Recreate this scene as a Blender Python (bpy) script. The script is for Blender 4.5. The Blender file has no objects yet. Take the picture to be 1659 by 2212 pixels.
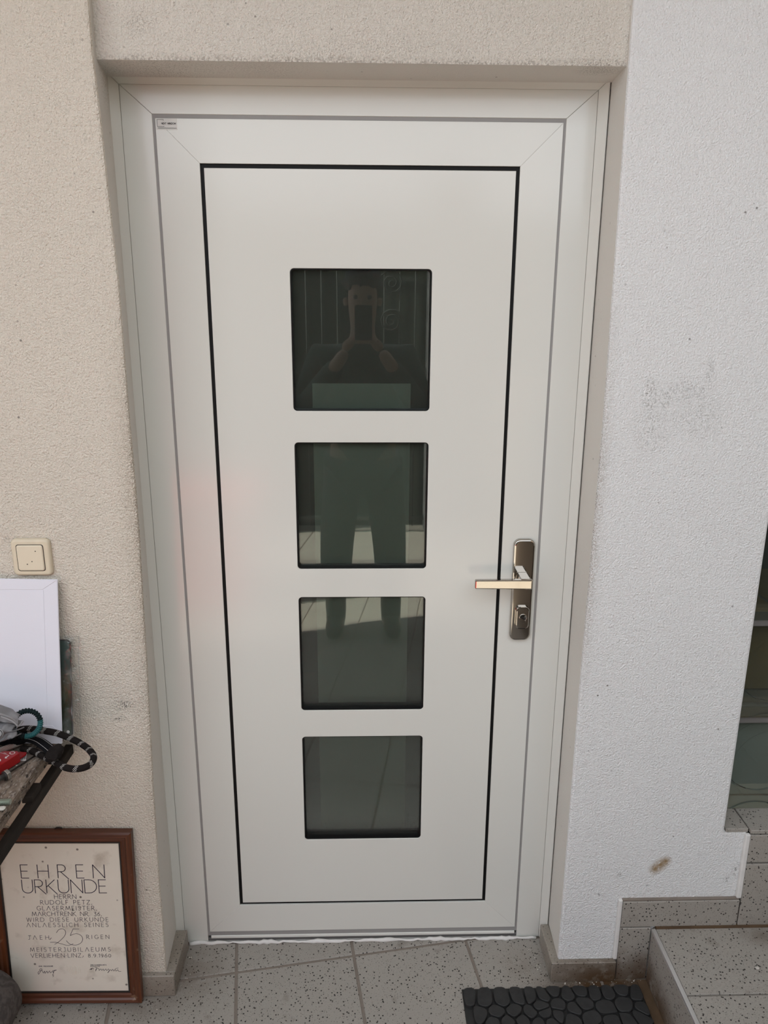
import bpy, bmesh, math, random
from mathutils import Vector, Matrix
random.seed(7)
S = bpy.context.scene
COL = S.collection

# ------------------------------------------------------------------ camera, sky, sun, exposure
F, PITCH, YAW, ROLL = 1634.15, 0.2648, 0.02722, 0.00499
CAM = Vector((0.0051, -1.6790, 1.6573))
FW = Vector((math.sin(YAW)*math.cos(PITCH), math.cos(YAW)*math.cos(PITCH), -math.sin(PITCH)))
_r0 = Vector((math.cos(YAW), -math.sin(YAW), 0)); _u0 = _r0.cross(FW)
RT = _r0*math.cos(ROLL)+_u0*math.sin(ROLL); UP = RT.cross(FW)
cd = bpy.data.cameras.new('camera'); cam = bpy.data.objects.new('camera', cd); COL.objects.link(cam)
cd.sensor_fit = 'VERTICAL'; cd.sensor_height = 36; cd.lens = F*36/2212; cd.clip_start = .01
M = Matrix((RT, UP, -FW)).transposed().to_4x4(); M.translation = CAM; cam.matrix_world = M
S.camera = cam

w = bpy.data.worlds.new('sky'); S.world = w; w.use_nodes = True
bg = w.node_tree.nodes['Background']; bg.inputs[0].default_value = (.86, .92, 1, 1); bg.inputs[1].default_value = .7
sl = bpy.data.lights.new('sun', 'SUN'); sun = bpy.data.objects.new('sun', sl); COL.objects.link(sun)
sl.energy = 8.0; sl.angle = .0093; sl.color = (1, .95, .83)
sun.rotation_euler = Vector((.77, -.21, -.60)).to_track_quat('-Z', 'Y').to_euler()
S.view_settings.view_transform = 'Standard'; S.view_settings.look = 'None'
S.view_settings.gamma = 1; S.view_settings.use_curve_mapping = False
S.view_settings.exposure = 1.92

# ------------------------------------------------------------------ helpers
def ray(x, y): return FW+RT*((x-829.5)/F)-UP*((y-1106)/F)
def onZ(x, y, z=0.):
    d = ray(x, y); return CAM+d*((z-CAM.z)/d.z)
def onY(x, y, Y):
    d = ray(x, y); return CAM+d*((Y-CAM.y)/d.y)
def empty(name, loc, label=None, cat=None, group=None, kind=None):
    o = bpy.data.objects.new(name, None); COL.objects.link(o); o.location = loc; o.empty_display_size = .02
    return tag(o, label, cat, group, kind)
def tag(o, label=None, cat=None, group=None, kind=None):
    for k, v in (('label', label), ('category', cat), ('group', group), ('kind', kind)):
        if v: o[k] = v
    return o
def world_of(o):
    m = o.matrix_parent_inverse @ Matrix.LocRotScale(o.location, o.rotation_euler, o.scale)
    return world_of(o.parent) @ m if o.parent else m
def link(o, parent=None):
    COL.objects.link(o)
    if parent:
        o.parent = parent; o.matrix_parent_inverse = world_of(parent).inverted()
    return o
def mesh_obj(name, me, mat, parent=None, smooth=False):
    o = bpy.data.objects.new(name, me)
    if mat:
        me.materials.clear(); me.materials.append(mat)
    if smooth:
        me.shade_smooth()
    return link(o, parent)
def from_bm(name, bm, mat, parent=None, smooth=False, xf=None):
    if xf is not None: bm.transform(xf)
    bmesh.ops.recalc_face_normals(bm, faces=bm.faces)
    me = bpy.data.meshes.new(name); bm.to_mesh(me); bm.free()
    return mesh_obj(name, me, mat, parent, smooth)
def bevel(bm, b, seg=1, edges=None):
    if b > 0:
        bmesh.ops.bevel(bm, geom=list(edges or bm.edges), offset=b, segments=seg, affect='EDGES', profile=.5, clamp_overlap=True)
def bm_box(x0, x1, y0, y1, z0, z1, b=0, seg=1):
    bm = bmesh.new(); bmesh.ops.create_cube(bm, size=1)
    for v in bm.verts:
        v.co = Vector((x0+(v.co.x+.5)*(x1-x0), y0+(v.co.y+.5)*(y1-y0), z0+(v.co.z+.5)*(z1-z0)))
    bevel(bm, b, seg); return bm
def box(name, x0, x1, y0, y1, z0, z1, mat, parent=None, b=0, seg=1, xf=None, smooth=False):
    return from_bm(name, bm_box(x0, x1, y0, y1, z0, z1, b, seg), mat, parent, smooth, xf)
def bm_prism(poly, a, b, axis='y', bev=0, seg=1):
    bm = bmesh.new(); n = len(poly)
    f = {'y': lambda p, t: (p[0], t, p[1]), 'z': lambda p, t: (p[0], p[1], t), 'x': lambda p, t: (t, p[0], p[1])}[axis]
    A = [bm.verts.new(f(p, a)) for p in poly]; B = [bm.verts.new(f(p, b)) for p in poly]
    bm.faces.new(A); bm.faces.new(B[::-1])
    for i in range(n): bm.faces.new((A[i], B[i], B[(i+1) % n], A[(i+1) % n]))
    bmesh.ops.recalc_face_normals(bm, faces=bm.faces)
    bevel(bm, bev, seg); return bm
def prism(name, poly, a, b, mat, parent=None, axis='y', bev=0, seg=1, xf=None, smooth=False):
    return from_bm(name, bm_prism(poly, a, b, axis, bev, seg), mat, parent, smooth, xf)
def rrect(x0, x1, z0, z1, r, n=5):
    out = []
    for cx, cz, a in ((x1-r, z1-r, 0), (x0+r, z1-r, 90), (x0+r, z0+r, 180), (x1-r, z0+r, 270)):
        for i in range(n+1):
            t = math.radians(a+90*i/n); out.append((cx+r*math.cos(t), cz+r*math.sin(t)))
    return out
def ring(name, outer, inner, a, b, mat, parent=None, xf=None):      # two loops of equal length
    bm = bmesh.new(); n = len(outer)
    L = [[bm.verts.new((p[0], y, p[1])) for p in q] for q, y in ((outer, a), (inner, a), (inner, b), (outer, b))]
    for k in range(4):
        for i in range(n): bm.faces.new((L[k][i], L[k][(i+1) % n], L[(k+1) % 4][(i+1) % n], L[(k+1) % 4][i]))
    return from_bm(name, bm, mat, parent, xf=xf)
def catmull(P, k=8, closed=False):
    P = [Vector(p) for p in P]; out = []; n = len(P)
    for i in range(n if closed else n-1):
        g = lambda j: P[j % n] if closed else P[max(0, min(n-1, j))]
        a, b, c, d = g(i-1), g(i), g(i+1), g(i+2)
        for j in range(k):
            t = j/k; out.append(.5*((2*b)+(c-a)*t+(2*a-5*b+4*c-d)*t*t+(3*b-a-3*c+d)*t**3))
    if not closed: out.append(P[-1])
    return out
def tube(name, pts, r, mat, parent=None, n=10, closed=False, flat=1., cap=True, up=Vector((0, 0, 1)), bm=None):
    own = bm is None; bm = bm or bmesh.new(); uv = bm.loops.layers.uv.verify(); rings = []; s = 0; m = len(pts); ss = []
    for i, p in enumerate(pts):
        q0 = pts[(i-1) % m] if closed or i else p; q1 = pts[(i+1) % m] if closed or i < m-1 else p
        t = (q1-q0).normalized(); side = t.cross(up)
        if side.length < 1e-3: side = t.cross(Vector((1, 0, 0)))
        side.normalize(); u2 = side.cross(t)
        rr = r(i/(m-1)) if callable(r) else r
        rings.append([bm.verts.new(p+side*rr*math.cos(2*math.pi*j/n)+u2*rr*flat*math.sin(2*math.pi*j/n)) for j in range(n)])
        if i: s += (p-pts[i-1]).length
        ss.append(s)
    for i in range(m if closed else m-1):
        a, b = rings[i], rings[(i+1) % m]
        sa, sb = ss[i], ss[i+1] if i+1 < m else s+(pts[0]-pts[-1]).length
        for j in range(n):
            f = bm.faces.new((a[j], a[(j+1) % n], b[(j+1) % n], b[j])); f.smooth = True
            for lp, c in zip(f.loops, ((sa, j/n), (sa, (j+1)/n), (sb, (j+1)/n), (sb, j/n))): lp[uv].uv = c
    if cap and not closed:
        bm.faces.new(rings[0][::-1]); bm.faces.new(rings[-1])
    if own: return from_bm(name, bm, mat, parent)
def lathe(name, prof, mat, parent=None, n=32, xf=None, smooth=True):
    bm = bmesh.new(); R = []
    for r, z in prof:
        R.append([bm.verts.new((r*math.cos(2*math.pi*j/n), r*math.sin(2*math.pi*j/n), z)) for j in range(n)] if r > 1e-6 else [bm.verts.new((0, 0, z))])
    for a, b in zip(R, R[1:]):
        for j in range(n):
            k = (j+1) % n
            q = (a[0], b[k], b[j]) if len(a) == 1 else (a[j], a[k], b[0]) if len(b) == 1 else (a[j], a[k], b[k], b[j])
            bm.faces.new(q)
    return from_bm(name, bm, mat, parent, smooth, xf)

# ------------------------------------------------------------------ materials
class NT:
    def __init__(s, name):
        s.m = bpy.data.materials.new(name); s.m.use_nodes = True; s.t = s.m.node_tree
        s.b = s.t.nodes['Principled BSDF']; s.out = s.t.nodes['Material Output']
    def n(s, ty, **kw):
        x = s.t.nodes.new(ty)
        for k, v in kw.items():
            if isinstance(v, tuple) and k.startswith('i') and k[1:].isdigit(): x.inputs[int(k[1:])].default_value = v
            elif k.startswith('i') and k[1:].isdigit(): x.inputs[int(k[1:])].default_value = v
            else: setattr(x, k, v)
        return x
    def l(s, a, b): s.t.links.new(a, b)
    def pos(s):
        if not hasattr(s, '_p'): s._p = s.n('ShaderNodeNewGeometry').outputs['Position']
        return s._p
    def noise(s, scale, detail=3, vec=None, rough=.55):
        x = s.n('ShaderNodeTexNoise'); x.inputs['Scale'].default_value = scale; x.inputs['Detail'].default_value = detail
        x.inputs['Roughness'].default_value = rough; s.l(vec or s.pos(), x.inputs['Vector']); return x.outputs['Fac']
    def vor(s, scale, vec=None, feature='F1'):
        x = s.n('ShaderNodeTexVoronoi', feature=feature); x.inputs['Scale'].default_value = scale
        s.l(vec or s.pos(), x.inputs['Vector']); return x.outputs['Distance']
    def map(s, v, a, b, c=0., d=1.):
        x = s.n('ShaderNodeMapRange'); s.l(v, x.inputs[0])
        for i, q in enumerate((a, b, c, d)): x.inputs[i+1].default_value = q
        return x.outputs[0]
    def math(s, op, a, b=None):
        x = s.n('ShaderNodeMath', operation=op)
        for i, q in enumerate((a, b)):
            if q is None: continue
            if isinstance(q, (int, float)): x.inputs[i].default_value = q
            else: s.l(q, x.inputs[i])
        return x.outputs[0]
    def mix(s, fac, a, b):
        x = s.n('ShaderNodeMix', data_type='RGBA')
        if isinstance(fac, (int, float)): x.inputs[0].default_value = fac
        else: s.l(fac, x.inputs[0])
        for i, q in ((6, a), (7, b)):
            if isinstance(q, tuple): x.inputs[i].default_value = (*q, 1)
            else: s.l(q, x.inputs[i])
        return x.outputs[2]
    def col(s, c):
        if isinstance(c, tuple): s.b.inputs['Base Color'].default_value = (*c, 1)
        else: s.l(c, s.b.inputs['Base Color'])
    def set(s, rough=.5, metal=0., spec=.5, coat=0.):
        s.b.inputs['Roughness'].default_value = rough; s.b.inputs['Metallic'].default_value = metal
        s.b.inputs['Specular IOR Level'].default_value = spec; s.b.inputs['Coat Weight'].default_value = coat
        if coat: s.b.inputs['Coat Roughness'].default_value = .05
    def bump(s, h, strength=.3, dist=.002):
        x = s.n('ShaderNodeBump'); x.inputs['Strength'].default_value = strength; x.inputs['Distance'].default_value = dist
        s.l(h, x.inputs['Height']); s.l(x.outputs[0], s.b.inputs['Normal'])
    def blob(s, c, r, sc=(1, 1, 1), nz=None):      # soft stain mask around a place on the wall
        sub = s.n('ShaderNodeVectorMath', operation='SUBTRACT'); s.l(s.pos(), sub.inputs[0]); sub.inputs[1].default_value = c
        mu = s.n('ShaderNodeVectorMath', operation='MULTIPLY'); s.l(sub.outputs[0], mu.inputs[0]); mu.inputs[1].default_value = sc
        le = s.n('ShaderNodeVectorMath', operation='LENGTH'); s.l(mu.outputs[0], le.inputs[0])
        k = s.map(le.outputs['Value'], 0, r, 1, 0)
        return s.math('MULTIPLY', k, nz) if nz is not None else k
    def sep(s):
        if not hasattr(s, '_s'):
            x = s.n('ShaderNodeSeparateXYZ'); s.l(s.pos(), x.inputs[0]); s._s = x.outputs
        return s._s

def simple(name, c, rough=.5, metal=0., spec=.5, var=.08, sc=40, bump=0., coat=0., bsc=None):
    t = NT(name); t.set(rough, metal, spec, coat)
    t.col(t.mix(t.noise(sc), tuple(x*(1-var) for x in c), tuple(min(1, x*(1+var)) for x in c)))
    if bump: t.bump(t.noise(bsc or sc*6, 4), bump, .001)
    return t.m

def plaster(name, c, grain, strength, edge=None, stains=(), pit=.8, low=None):
    t = NT(name); t.set(.9, 0, .25)
    mott = t.mix(t.noise(3.5, 4), tuple(x*.95 for x in c), c)
    g = t.noise(grain, 3, rough=.6); g2 = t.noise(grain*.45, 2)
    h = t.math('ADD', g, t.math('MULTIPLY', g2, .5))
    pit_shade = t.map(g, .30, .42, pit*.45, 0.)  # shade painted into the low grain, where bump alone shows little
    cc = t.mix(pit_shade, mott, tuple(x*.55 for x in c))
    specks = t.map(t.vor(34), .10, .055, 0., .75)
    cc = t.mix(t.math('MULTIPLY', specks, t.map(t.noise(9), .52, .62)), cc, (.12, .10, .085))
    spk = t.map(t.noise(330, 2), .5, .62)
    if edge:        # brown grime rubbed on the plaster along the door reveal
        x0, x1, z0, z1 = edge
        d = t.map(t.sep()[0], x0, x1, 0., 1.); d = t.math('POWER', d, 2.2)
        zz = t.math('MULTIPLY', t.map(t.sep()[2], z0, z0+.35), t.map(t.sep()[2], z1, z1-.4))
        cc = t.mix(t.math('MULTIPLY', t.math('MULTIPLY', d, zz), t.map(t.noise(420, 3), .40, .60, 0., .7)), cc, (.25, .19, .13))
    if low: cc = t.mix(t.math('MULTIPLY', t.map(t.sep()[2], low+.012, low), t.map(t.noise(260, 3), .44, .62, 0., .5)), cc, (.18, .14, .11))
    smear = t.map(t.noise(130, 3), .28, .42)
    for p, r, sc, am, colr in stains:
        cc = t.mix(t.math('MULTIPLY', t.blob(p, r, sc, smear if am == 1. and r > .015 else spk), min(1., am*1.25)), cc, colr)
    t.col(cc); t.bump(h, strength, .007); return t.m

def tile_mat(name, c, amount=1.):
    t = NT(name); t.set(.42, 0, .35)
    base = t.mix(t.noise(7, 4), tuple(x*.86 for x in c), tuple(x*1.08 for x in c))
    base = t.mix(t.map(t.noise(420, 2), .45, .7), base, tuple(x*.8 for x in c))
    s1 = t.map(t.vor(105), .235, .18, 0., amount); s2 = t.map(t.vor(190), .21, .14, 0., .8*amount)
    base = t.mix(s2, base, (.05, .042, .036)); base = t.mix(s1, base, (.022, .018, .016))
    base = t.mix(t.map(t.noise(14, 5), .62, .75, 0., .5), base, (.10, .08, .06))
    for p, rr, sc, am in (((.61, -.155, 0), .12, (.6, 2.2, 1), 1.3), ((.71, -.22, 0), .10, (2.2, .5, 1), 1.3), ((-.44, -.10, 0), .12, (1, 1, 1), .45), ((-.55, -.18, 0), .07, (.6, 1, 1), .4), ((.99, -.17, .158), .05, (.7, 1.2, 1), .5), ((.42, -.10, 0), .09, (1, 1, 1), .3)):
        base = t.mix(t.math('MULTIPLY', t.blob(p, rr, sc, t.map(t.noise(30, 4), .2, .5)), am), base, (.075, .042, .02))
    t.col(base); t.bump(t.noise(200, 3), .12, .001); return t.m

def lin(r, g, b): return tuple(((c/255+.055)/1.055)**2.4 if c > 10 else c/3294.6 for c in (r, g, b))
MT = {}
MT['plaster_left'] = plaster('rough_plaster_left', (.80, .735, .635), 230, 1.0, edge=(-.53, -.468, .15, 1.75),  # warm tint of bounced sun painted in, as on the lintel below
    stains=[((-.53, -.152, .80), .035, (1, .3, 1.6), .8, (.10, .09, .08)), ((-.545, -.152, .765), .02, (1, .3, 2), .8, (.10, .09, .08)),
            ((-.735, -.152, 1.19), .02, (1, .3, 1), .5, (.3, .28, .25)), ((-.60, -.152, .08), .2, (.6, .3, 1.6), .35, (.25, .22, .2))])
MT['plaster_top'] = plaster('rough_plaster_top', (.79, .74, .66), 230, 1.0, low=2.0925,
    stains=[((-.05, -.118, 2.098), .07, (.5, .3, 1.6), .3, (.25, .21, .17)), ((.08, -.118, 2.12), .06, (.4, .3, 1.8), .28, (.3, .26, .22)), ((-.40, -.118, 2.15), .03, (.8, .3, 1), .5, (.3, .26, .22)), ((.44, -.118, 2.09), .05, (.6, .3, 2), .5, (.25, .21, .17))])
def sp(x, y): return tuple(onY(x, y, -.132))
MT['plaster_right'] = plaster('smooth_plaster_right', (.81, .81, .80), 260, .65, edge=(.535, .499, .75, 1.75), pit=.3,  # cool tint of skylight painted into the white
    stains=[(sp(1403, 850), .02, (1, .3, .5), .8, (.25, .24, .22)), (sp(1440, 860), .018, (1, .3, .6), .6, (.28, .27, .25)),
            (sp(1535, 800), .02, (1.4, .3, .6), .55, (.3, .29, .28)), (sp(1510, 900), .05, (.7, .3, .8), .5, (.35, .34, .32)), (sp(1410, 920), .05, (1, .3, .6), .5, (.35, .34, .32)),
            (sp(1480, 840), .04, (.6, .3, 1.2), .45, (.3, .29, .28)), (sp(1378, 1362), .02, (.9, .3, 7), .55, (.3, .29, .28)),
            (sp(1427, 1868), .022, (1, .3, 1), 1., (.30, .20, .09)), (sp(1415, 1877), .020, (1, .3, 1), 1., (.30, .20, .09)), (sp(1438, 1860), .018, (1, .3, 1), 1., (.30, .20, .09)),
            (sp(1338, 1890), .012, (1, .3, 1), .8, (.12, .11, .1)), (sp(1590, 1880), .02, (1.5, .3, .6), .7, (.12, .11, .1)), (sp(1570, 1900), .012, (1, .3, 1), .7, (.12, .11, .1)),
            (sp(1400, 1915), .008, (1, .3, 1), 1., (.06, .05, .05)), (sp(1294, 1932), .006, (1, .3, 1), 1., (.05, .05, .05))])
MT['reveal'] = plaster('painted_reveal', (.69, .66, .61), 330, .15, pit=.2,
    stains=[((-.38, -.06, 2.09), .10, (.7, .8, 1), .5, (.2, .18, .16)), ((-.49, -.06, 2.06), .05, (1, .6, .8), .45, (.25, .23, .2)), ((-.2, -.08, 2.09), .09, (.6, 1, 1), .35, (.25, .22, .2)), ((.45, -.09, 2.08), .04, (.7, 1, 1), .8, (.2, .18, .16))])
MT['tile'] = tile_mat('speckled_tile', (.345, .318, .282)); MT['tile_worn'] = tile_mat('worn_speckled_tile', (.32, .285, .24), .7)
MT['tile_step'] = tile_mat('speckled_step_tile', (.35, .323, .285))
MT['grout'] = simple('grout', (.21, .175, .145), .9, var=.25, sc=25, bump=.3)
MT['grout_dirty'] = simple('dirty_grout', (.115, .075, .045), .95, spec=.15, var=.5, sc=18, bump=.4)
MT['caulk'] = simple('white_caulk_lit_edge', (.70, .68, .65), .6, var=.1, sc=60, bump=.3)  # white also laid on tile edges that only catch light
MT['door'] = simple('white_door_coating', (.70, .695, .645), .16, spec=.5, var=.01, sc=3, coat=0.)
MT['black'] = simple('black_gasket', (.004, .004, .004), .6, spec=.25)
MT['seal'] = simple('grey_seal', (.30, .29, .28), .6, var=.04)
MT['sealdark'] = simple('dark_threshold', (.12, .115, .11), .5, var=.04)
MT['alu'] = simple('aluminium', (.6, .58, .56), .35, .6)
MT['nickel'] = simple('polished_nickel', (.46, .43, .39), .07, 1., var=.01)
MT['slot'] = simple('dark_slot', (.01, .01, .01), .4)
MT['sticker'] = simple('silver_sticker', (.62, .60, .56), .4)
MT['ink'] = simple('dark_ink', (.035, .03, .05), .8, spec=.1, var=.3)
MT['print_black'] = simple('black_print', (.02, .02, .02), .8, spec=.1)
MT['print_white'] = simple('white_print', (.75, .72, .7), .7)
MT['switch'] = simple('ivory_plastic', (.70, .62, .48), .38, var=.03, sc=20)
MT['switchbase'] = simple('yellowed_plastic', (.66, .58, .44), .4, var=.1, sc=30)
MT['envelope'] = simple('white_paper', (.73, .73, .80), .75, var=.01, sc=8, bump=.08, bsc=350)
MT['cloth'] = simple('grey_cloth', (.21, .205, .21), .9, var=.12, sc=60, bump=.4, bsc=900)
MT['piping'] = simple('grey_piping', (.30, .295, .30), .9)
MT['steel'] = simple('blackened_steel', (.019, .0145, .0115), .65, 0., .15, var=.5, sc=30, bump=.3)
MT['dark_edge'] = simple('dark_edge', (.02, .016, .014), .5)
MT['taupe'] = simple('taupe_sheet', (.14, .115, .095), .35)
MT['red'] = simple('red_plastic', (.30, .006, .008), .35, var=.05)
MT['black_web'] = simple('black_webbing', (.006, .006, .007), .9, spec=.12, bump=.5, sc=80)
MT['leather'] = simple('dark_leather', (.012, .009, .008), .8, spec=.15, bump=.4, sc=60)
MT['teal'] = simple('teal_cord', (.008, .095, .10), .6, var=.2)
MT['tealdark'] = simple('black_teal_cord', (.004, .012, .013), .7, spec=.2, var=.3)
MT['zinc'] = simple('zinc_steel', (.62, .62, .60), .32, 1.)
MT['thread'] = simple('galvanised_thread', (.42, .46, .40), .4, .8)
MT['chip'] = simple('pale_stone_chip', (.5, .47, .42), .8)
MT['rubber'] = simple('black_rubber', (.012, .012, .012), .55, var=.3, sc=30, bump=.3)
MT['stone_pad'] = simple('grey_rubber_pad', (.028, .0275, .027), .6, spec=.3, var=.4, sc=60, bump=.4, bsc=180)
MT['skin'] = simple('skin', (.30, .19, .14), .55)
MT['hair'] = simple('dark_hair', (.02, .015, .012), .7, bump=.5)
MT['jacket'] = simple('dark_green_jacket', (.018, .03, .02), .8)
MT['trousers'] = simple('dark_trousers', (.02, .022, .022), .85)
MT['boot'] = simple('black_boot', (.015, .015, .015), .3)
MT['phone'] = simple('black_phone', (.01, .01, .01), .2)
MT['hedge'] = simple('dark_hedge', (.012, .018, .01), .9, var=.5, sc=12)
MT['pier'] = simple('grey_pier', (.10, .10, .105), .9, var=.1, sc=8)
MT['iron'] = simple('wrought_iron', (.007, .010, .008), .7, 0.)
MT['side'] = simple('side_wall_paint', (.62, .56, .50), .9, var=.06, sc=5)
MT['side_dark'] = simple('dark_timber', (.10, .075, .055), .8, var=.3, sc=8)
MT['ceil'] = simple('ceiling_paint', (.74, .72, .69), .9, var=.03, sc=4)
MT['hall'] = simple('dark_hall', (.035, .035, .034), .9)
MT['film'] = simple('grey_film', (.40, .415, .37), .8, var=.04, sc=6)
MT['mortar'] = simple('grey_mortar', (.17, .16, .152), .7, var=.15, sc=30, bump=.3)
MT['carton'] = simple('brown_carton', (.15, .085, .025), .8, var=.2, sc=14)
MT['greyboard'] = simple('grey_board', (.34, .33, .31), .8, var=.1, sc=8)
MT['crumb'] = simple('pale_crumbs', (.6, .56, .5), .8)
MT['crate'] = simple('red_crate', (.6, .03, .03), .4)

def glass_mat(name, tint, rough=0., ior=1.5, haze=0.):
    t = NT(name); tr = t.n('ShaderNodeBsdfTransparent'); tr.inputs[0].default_value = (*tint, 1)
    gl = t.n('ShaderNodeBsdfGlossy'); gl.inputs['Roughness'].default_value = rough
    fr = t.n('ShaderNodeFresnel'); fr.inputs[0].default_value = ior
    mx = t.n('ShaderNodeMixShader'); t.l(fr.outputs[0], mx.inputs[0]); t.l(tr.outputs[0], mx.inputs[1]); t.l(gl.outputs[0], mx.inputs[2])
    if haze:  # pale diffuse veil painted over the glass as haze
        df = t.n('ShaderNodeBsdfDiffuse'); df.inputs[0].default_value = (.66, .68, .60, 1); m2 = t.n('ShaderNodeMixShader'); m2.inputs[0].default_value = haze
        t.l(mx.outputs[0], m2.inputs[1]); t.l(df.outputs[0], m2.inputs[2]); mx = m2
    t.l(mx.outputs[0], t.out.inputs[0]); return t.m
MT['glass'] = glass_mat('smoked_glass', (.84, .88, .86), ior=1.62, haze=.027); MT['block'] = glass_mat('glass_block', (.80, .86, .84), .02, 1.35, .03)
def plastic_mat():
    t = NT('clear_plastic'); tr = t.n('ShaderNodeBsdfTransparent'); tr.inputs[0].default_value = (.93, .94, .94, 1)
    gl = t.n('ShaderNodeBsdfGlossy'); gl.inputs['Roughness'].default_value = .12
    bp = t.n('ShaderNodeBump'); bp.inputs['Strength'].default_value = .9; bp.inputs['Distance'].default_value = .006
    t.l(t.noise(45, 2), bp.inputs['Height']); t.l(bp.outputs[0], gl.inputs['Normal'])
    mx = t.n('ShaderNodeMixShader'); mx.inputs[0].default_value = .06
    t.l(tr.outputs[0], mx.inputs[1]); t.l(gl.outputs[0], mx.inputs[2])
    df = t.n('ShaderNodeBsdfDiffuse'); df.inputs[0].default_value = (.85, .86, .86, 1); m2 = t.n('ShaderNodeMixShader')
    t.l(t.map(t.noise(38, 2), .5, .7, .015, .11), m2.inputs[0]); t.l(mx.outputs[0], m2.inputs[1]); t.l(df.outputs[0], m2.inputs[2]); t.l(m2.outputs[0], t.out.inputs[0]); return t.m  # patchy white mixed in as painted haze and glare on the bag
MT['plastic'] = plastic_mat()
def rope_mat(name, base, fleck, period, duty, slant=1.):
    t = NT(name); t.set(.85, 0, .15)
    uv = t.n('ShaderNodeTexCoord').outputs['UV']; sx = t.n('ShaderNodeSeparateXYZ'); t.l(uv, sx.inputs[0])
    u, v = sx.outputs[0], sx.outputs[1]
    ph = t.math('ADD', t.math('DIVIDE', u, period), t.math('MULTIPLY', t.math('ABSOLUTE', t.math('SUBTRACT', v, .5)), slant))
    band = t.map(t.math('FRACT', ph), duty, duty-.03)
    a = t.math('SINE', t.math('MULTIPLY', u, 2*math.pi/.0034)); b = t.math('SINE', t.math('MULTIPLY', v, 2*math.pi*11))
    dots = t.map(t.math('MULTIPLY', a, b), .32, .5)
    t.col(t.mix(t.math('MULTIPLY', band, dots), base, fleck)); t.bump(t.math('MULTIPLY', a, b), .3, .0006); return t.m
MT['rope_black'] = rope_mat('black_kernmantle', (.012, .009, .008), (.75, .72, .68), .028, .25, .55)
MT['rope_white'] = rope_mat('white_red_cord', (.34, .30, .27), (.30, .03, .02), .05, .55, 1.2)
def granite_mat():
    t = NT('rough_granite'); t.set(.7, 0, .3)
    st = t.n('ShaderNodeMapping'); t.l(t.pos(), st.inputs[0]); st.inputs['Scale'].default_value = (1.5, .7, .9); st.inputs['Rotation'].default_value = (0, .3, .5)
    v = st.outputs[0]
    b = t.mix(t.map(t.noise(55, 5, v), .35, .65), (.09, .066, .05), (.25, .195, .15))
    b = t.mix(t.map(t.noise(140, 3, v), .55, .63, 0, .8), b, (.31, .27, .235))
    b = t.mix(t.map(t.noise(120, 4, v), .66, .60, 0., 0.) if False else t.map(t.noise(95, 4, v), .40, .35), b, (.015, .011, .009))
    t.col(b); t.bump(t.noise(90, 5, v), .7, .004); return t.m
MT['granite'] = granite_mat()
def wood_mat(name, a, b, axis):
    t = NT(name); t.set(.38, 0, .45)
    mp = t.n('ShaderNodeMapping'); t.l(t.pos(), mp.inputs[0]); mp.inputs['Scale'].default_value = (4, 4, 90) if axis == 'h' else (90, 40, 4)
    f = t.noise(1., 5, mp.outputs[0]); f2 = t.noise(30, 3)
    c = t.mix(t.map(f, .35, .68), a, b); c = t.mix(t.map(f2, .68, .78, 0, .5), c, (.40, .27, .17)); t.col(c); t.bump(f, .2, .0006); return t.m
MT['wood_v'] = wood_mat('mahogany_upright', (.060, .017, .006), (.155, .048, .017), 'v')
MT['wood_h'] = wood_mat('mahogany_crosspiece', (.070, .021, .010), (.145, .05, .024), 'h')
def paper_mat():
    t = NT('aged_paper'); t.set(.7, 0, .25)
    c = t.mix(t.noise(6, 5), (.70, .64, .54), (.84, .79, .70))
    c = t.mix(t.map(t.noise(17, 6), .56, .72, 0, .55), c, (.40, .33, .25))
    c = t.mix(t.map(t.vor(25), .09, .05, 0, .8), c, (.07, .05, .04)); t.col(c); return t.m
MT['paper'] = paper_mat()
def log_mat():
    t = NT('weathered_end_grain'); t.set(.85, 0, .3)
    d = t.n('ShaderNodeVectorMath', operation='DISTANCE'); t.l(t.pos(), d.inputs[0]); d.inputs[1].default_value = (-.875, -.30, .085)
    ph = t.math('ADD', t.math('MULTIPLY', d.outputs['Value'], 620), t.math('MULTIPLY', t.noise(28, 3), 26))
    s = t.math('SINE', ph); t.col(t.mix(t.map(s, -1, 1), (.075, .066, .064), (.125, .11, .105))); t.bump(s, .35, .001); return t.m
MT['log'] = log_mat()

# ------------------------------------------------------------------ door wall (plaster shell with the door opening)
Zt = 2.0905; TOP = 2.9
def wall_mesh(name, levels, mats, cap=True):
    """levels: list of (z, outline[(x, y)]) ; mats per outline edge -> material index"""
    bm = bmesh.new(); R = [[bm.verts.new((x, y, z)) for x, y in o] for z, o in levels]; n = len(levels[0][1])
    for a, b in zip(R, R[1:]):
        for i in range(n):
            f = bm.faces.new((a[i], a[(i+1) % n], b[(i+1) % n], b[i])); f.material_index = mats[i]
    bm.faces.new(R[0][::-1]); bm.faces.new(R[-1])
    bmesh.ops.recalc_face_normals(bm, faces=bm.faces)
    me = bpy.data.meshes.new(name); bm.to_mesh(me); bm.free(); return me
def lerp_tab(tab, z):
    for (a, x), (b, y) in zip(tab, tab[1:]):
        if a <= z <= b: return x+(y-x)*(z-a)/(b-a)
    return tab[0][1] if z < tab[0][0] else tab[-1][1]
LE = [(0, -.489), (.08, -.488), (.35, -.486), (.6, -.481), (.9, -.472), (1.2, -.4655), (1.7, -.4655), (1.95, -.472), (2.08, -.477), (2.9, -.477)]
LYF = -.152
lv = []
for i in range(30):
    z = min(TOP, i*.1); e = lerp_tab(LE, z)+random.uniform(-.0006, .0006)
    lv.append((z, [(-2.2, .12), (-2.2, LYF), (e-.006, LYF), (e-.0015, LYF+.0018), (e, LYF+.007), (-.4975, .0), (-.4975, .12)]))
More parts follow.
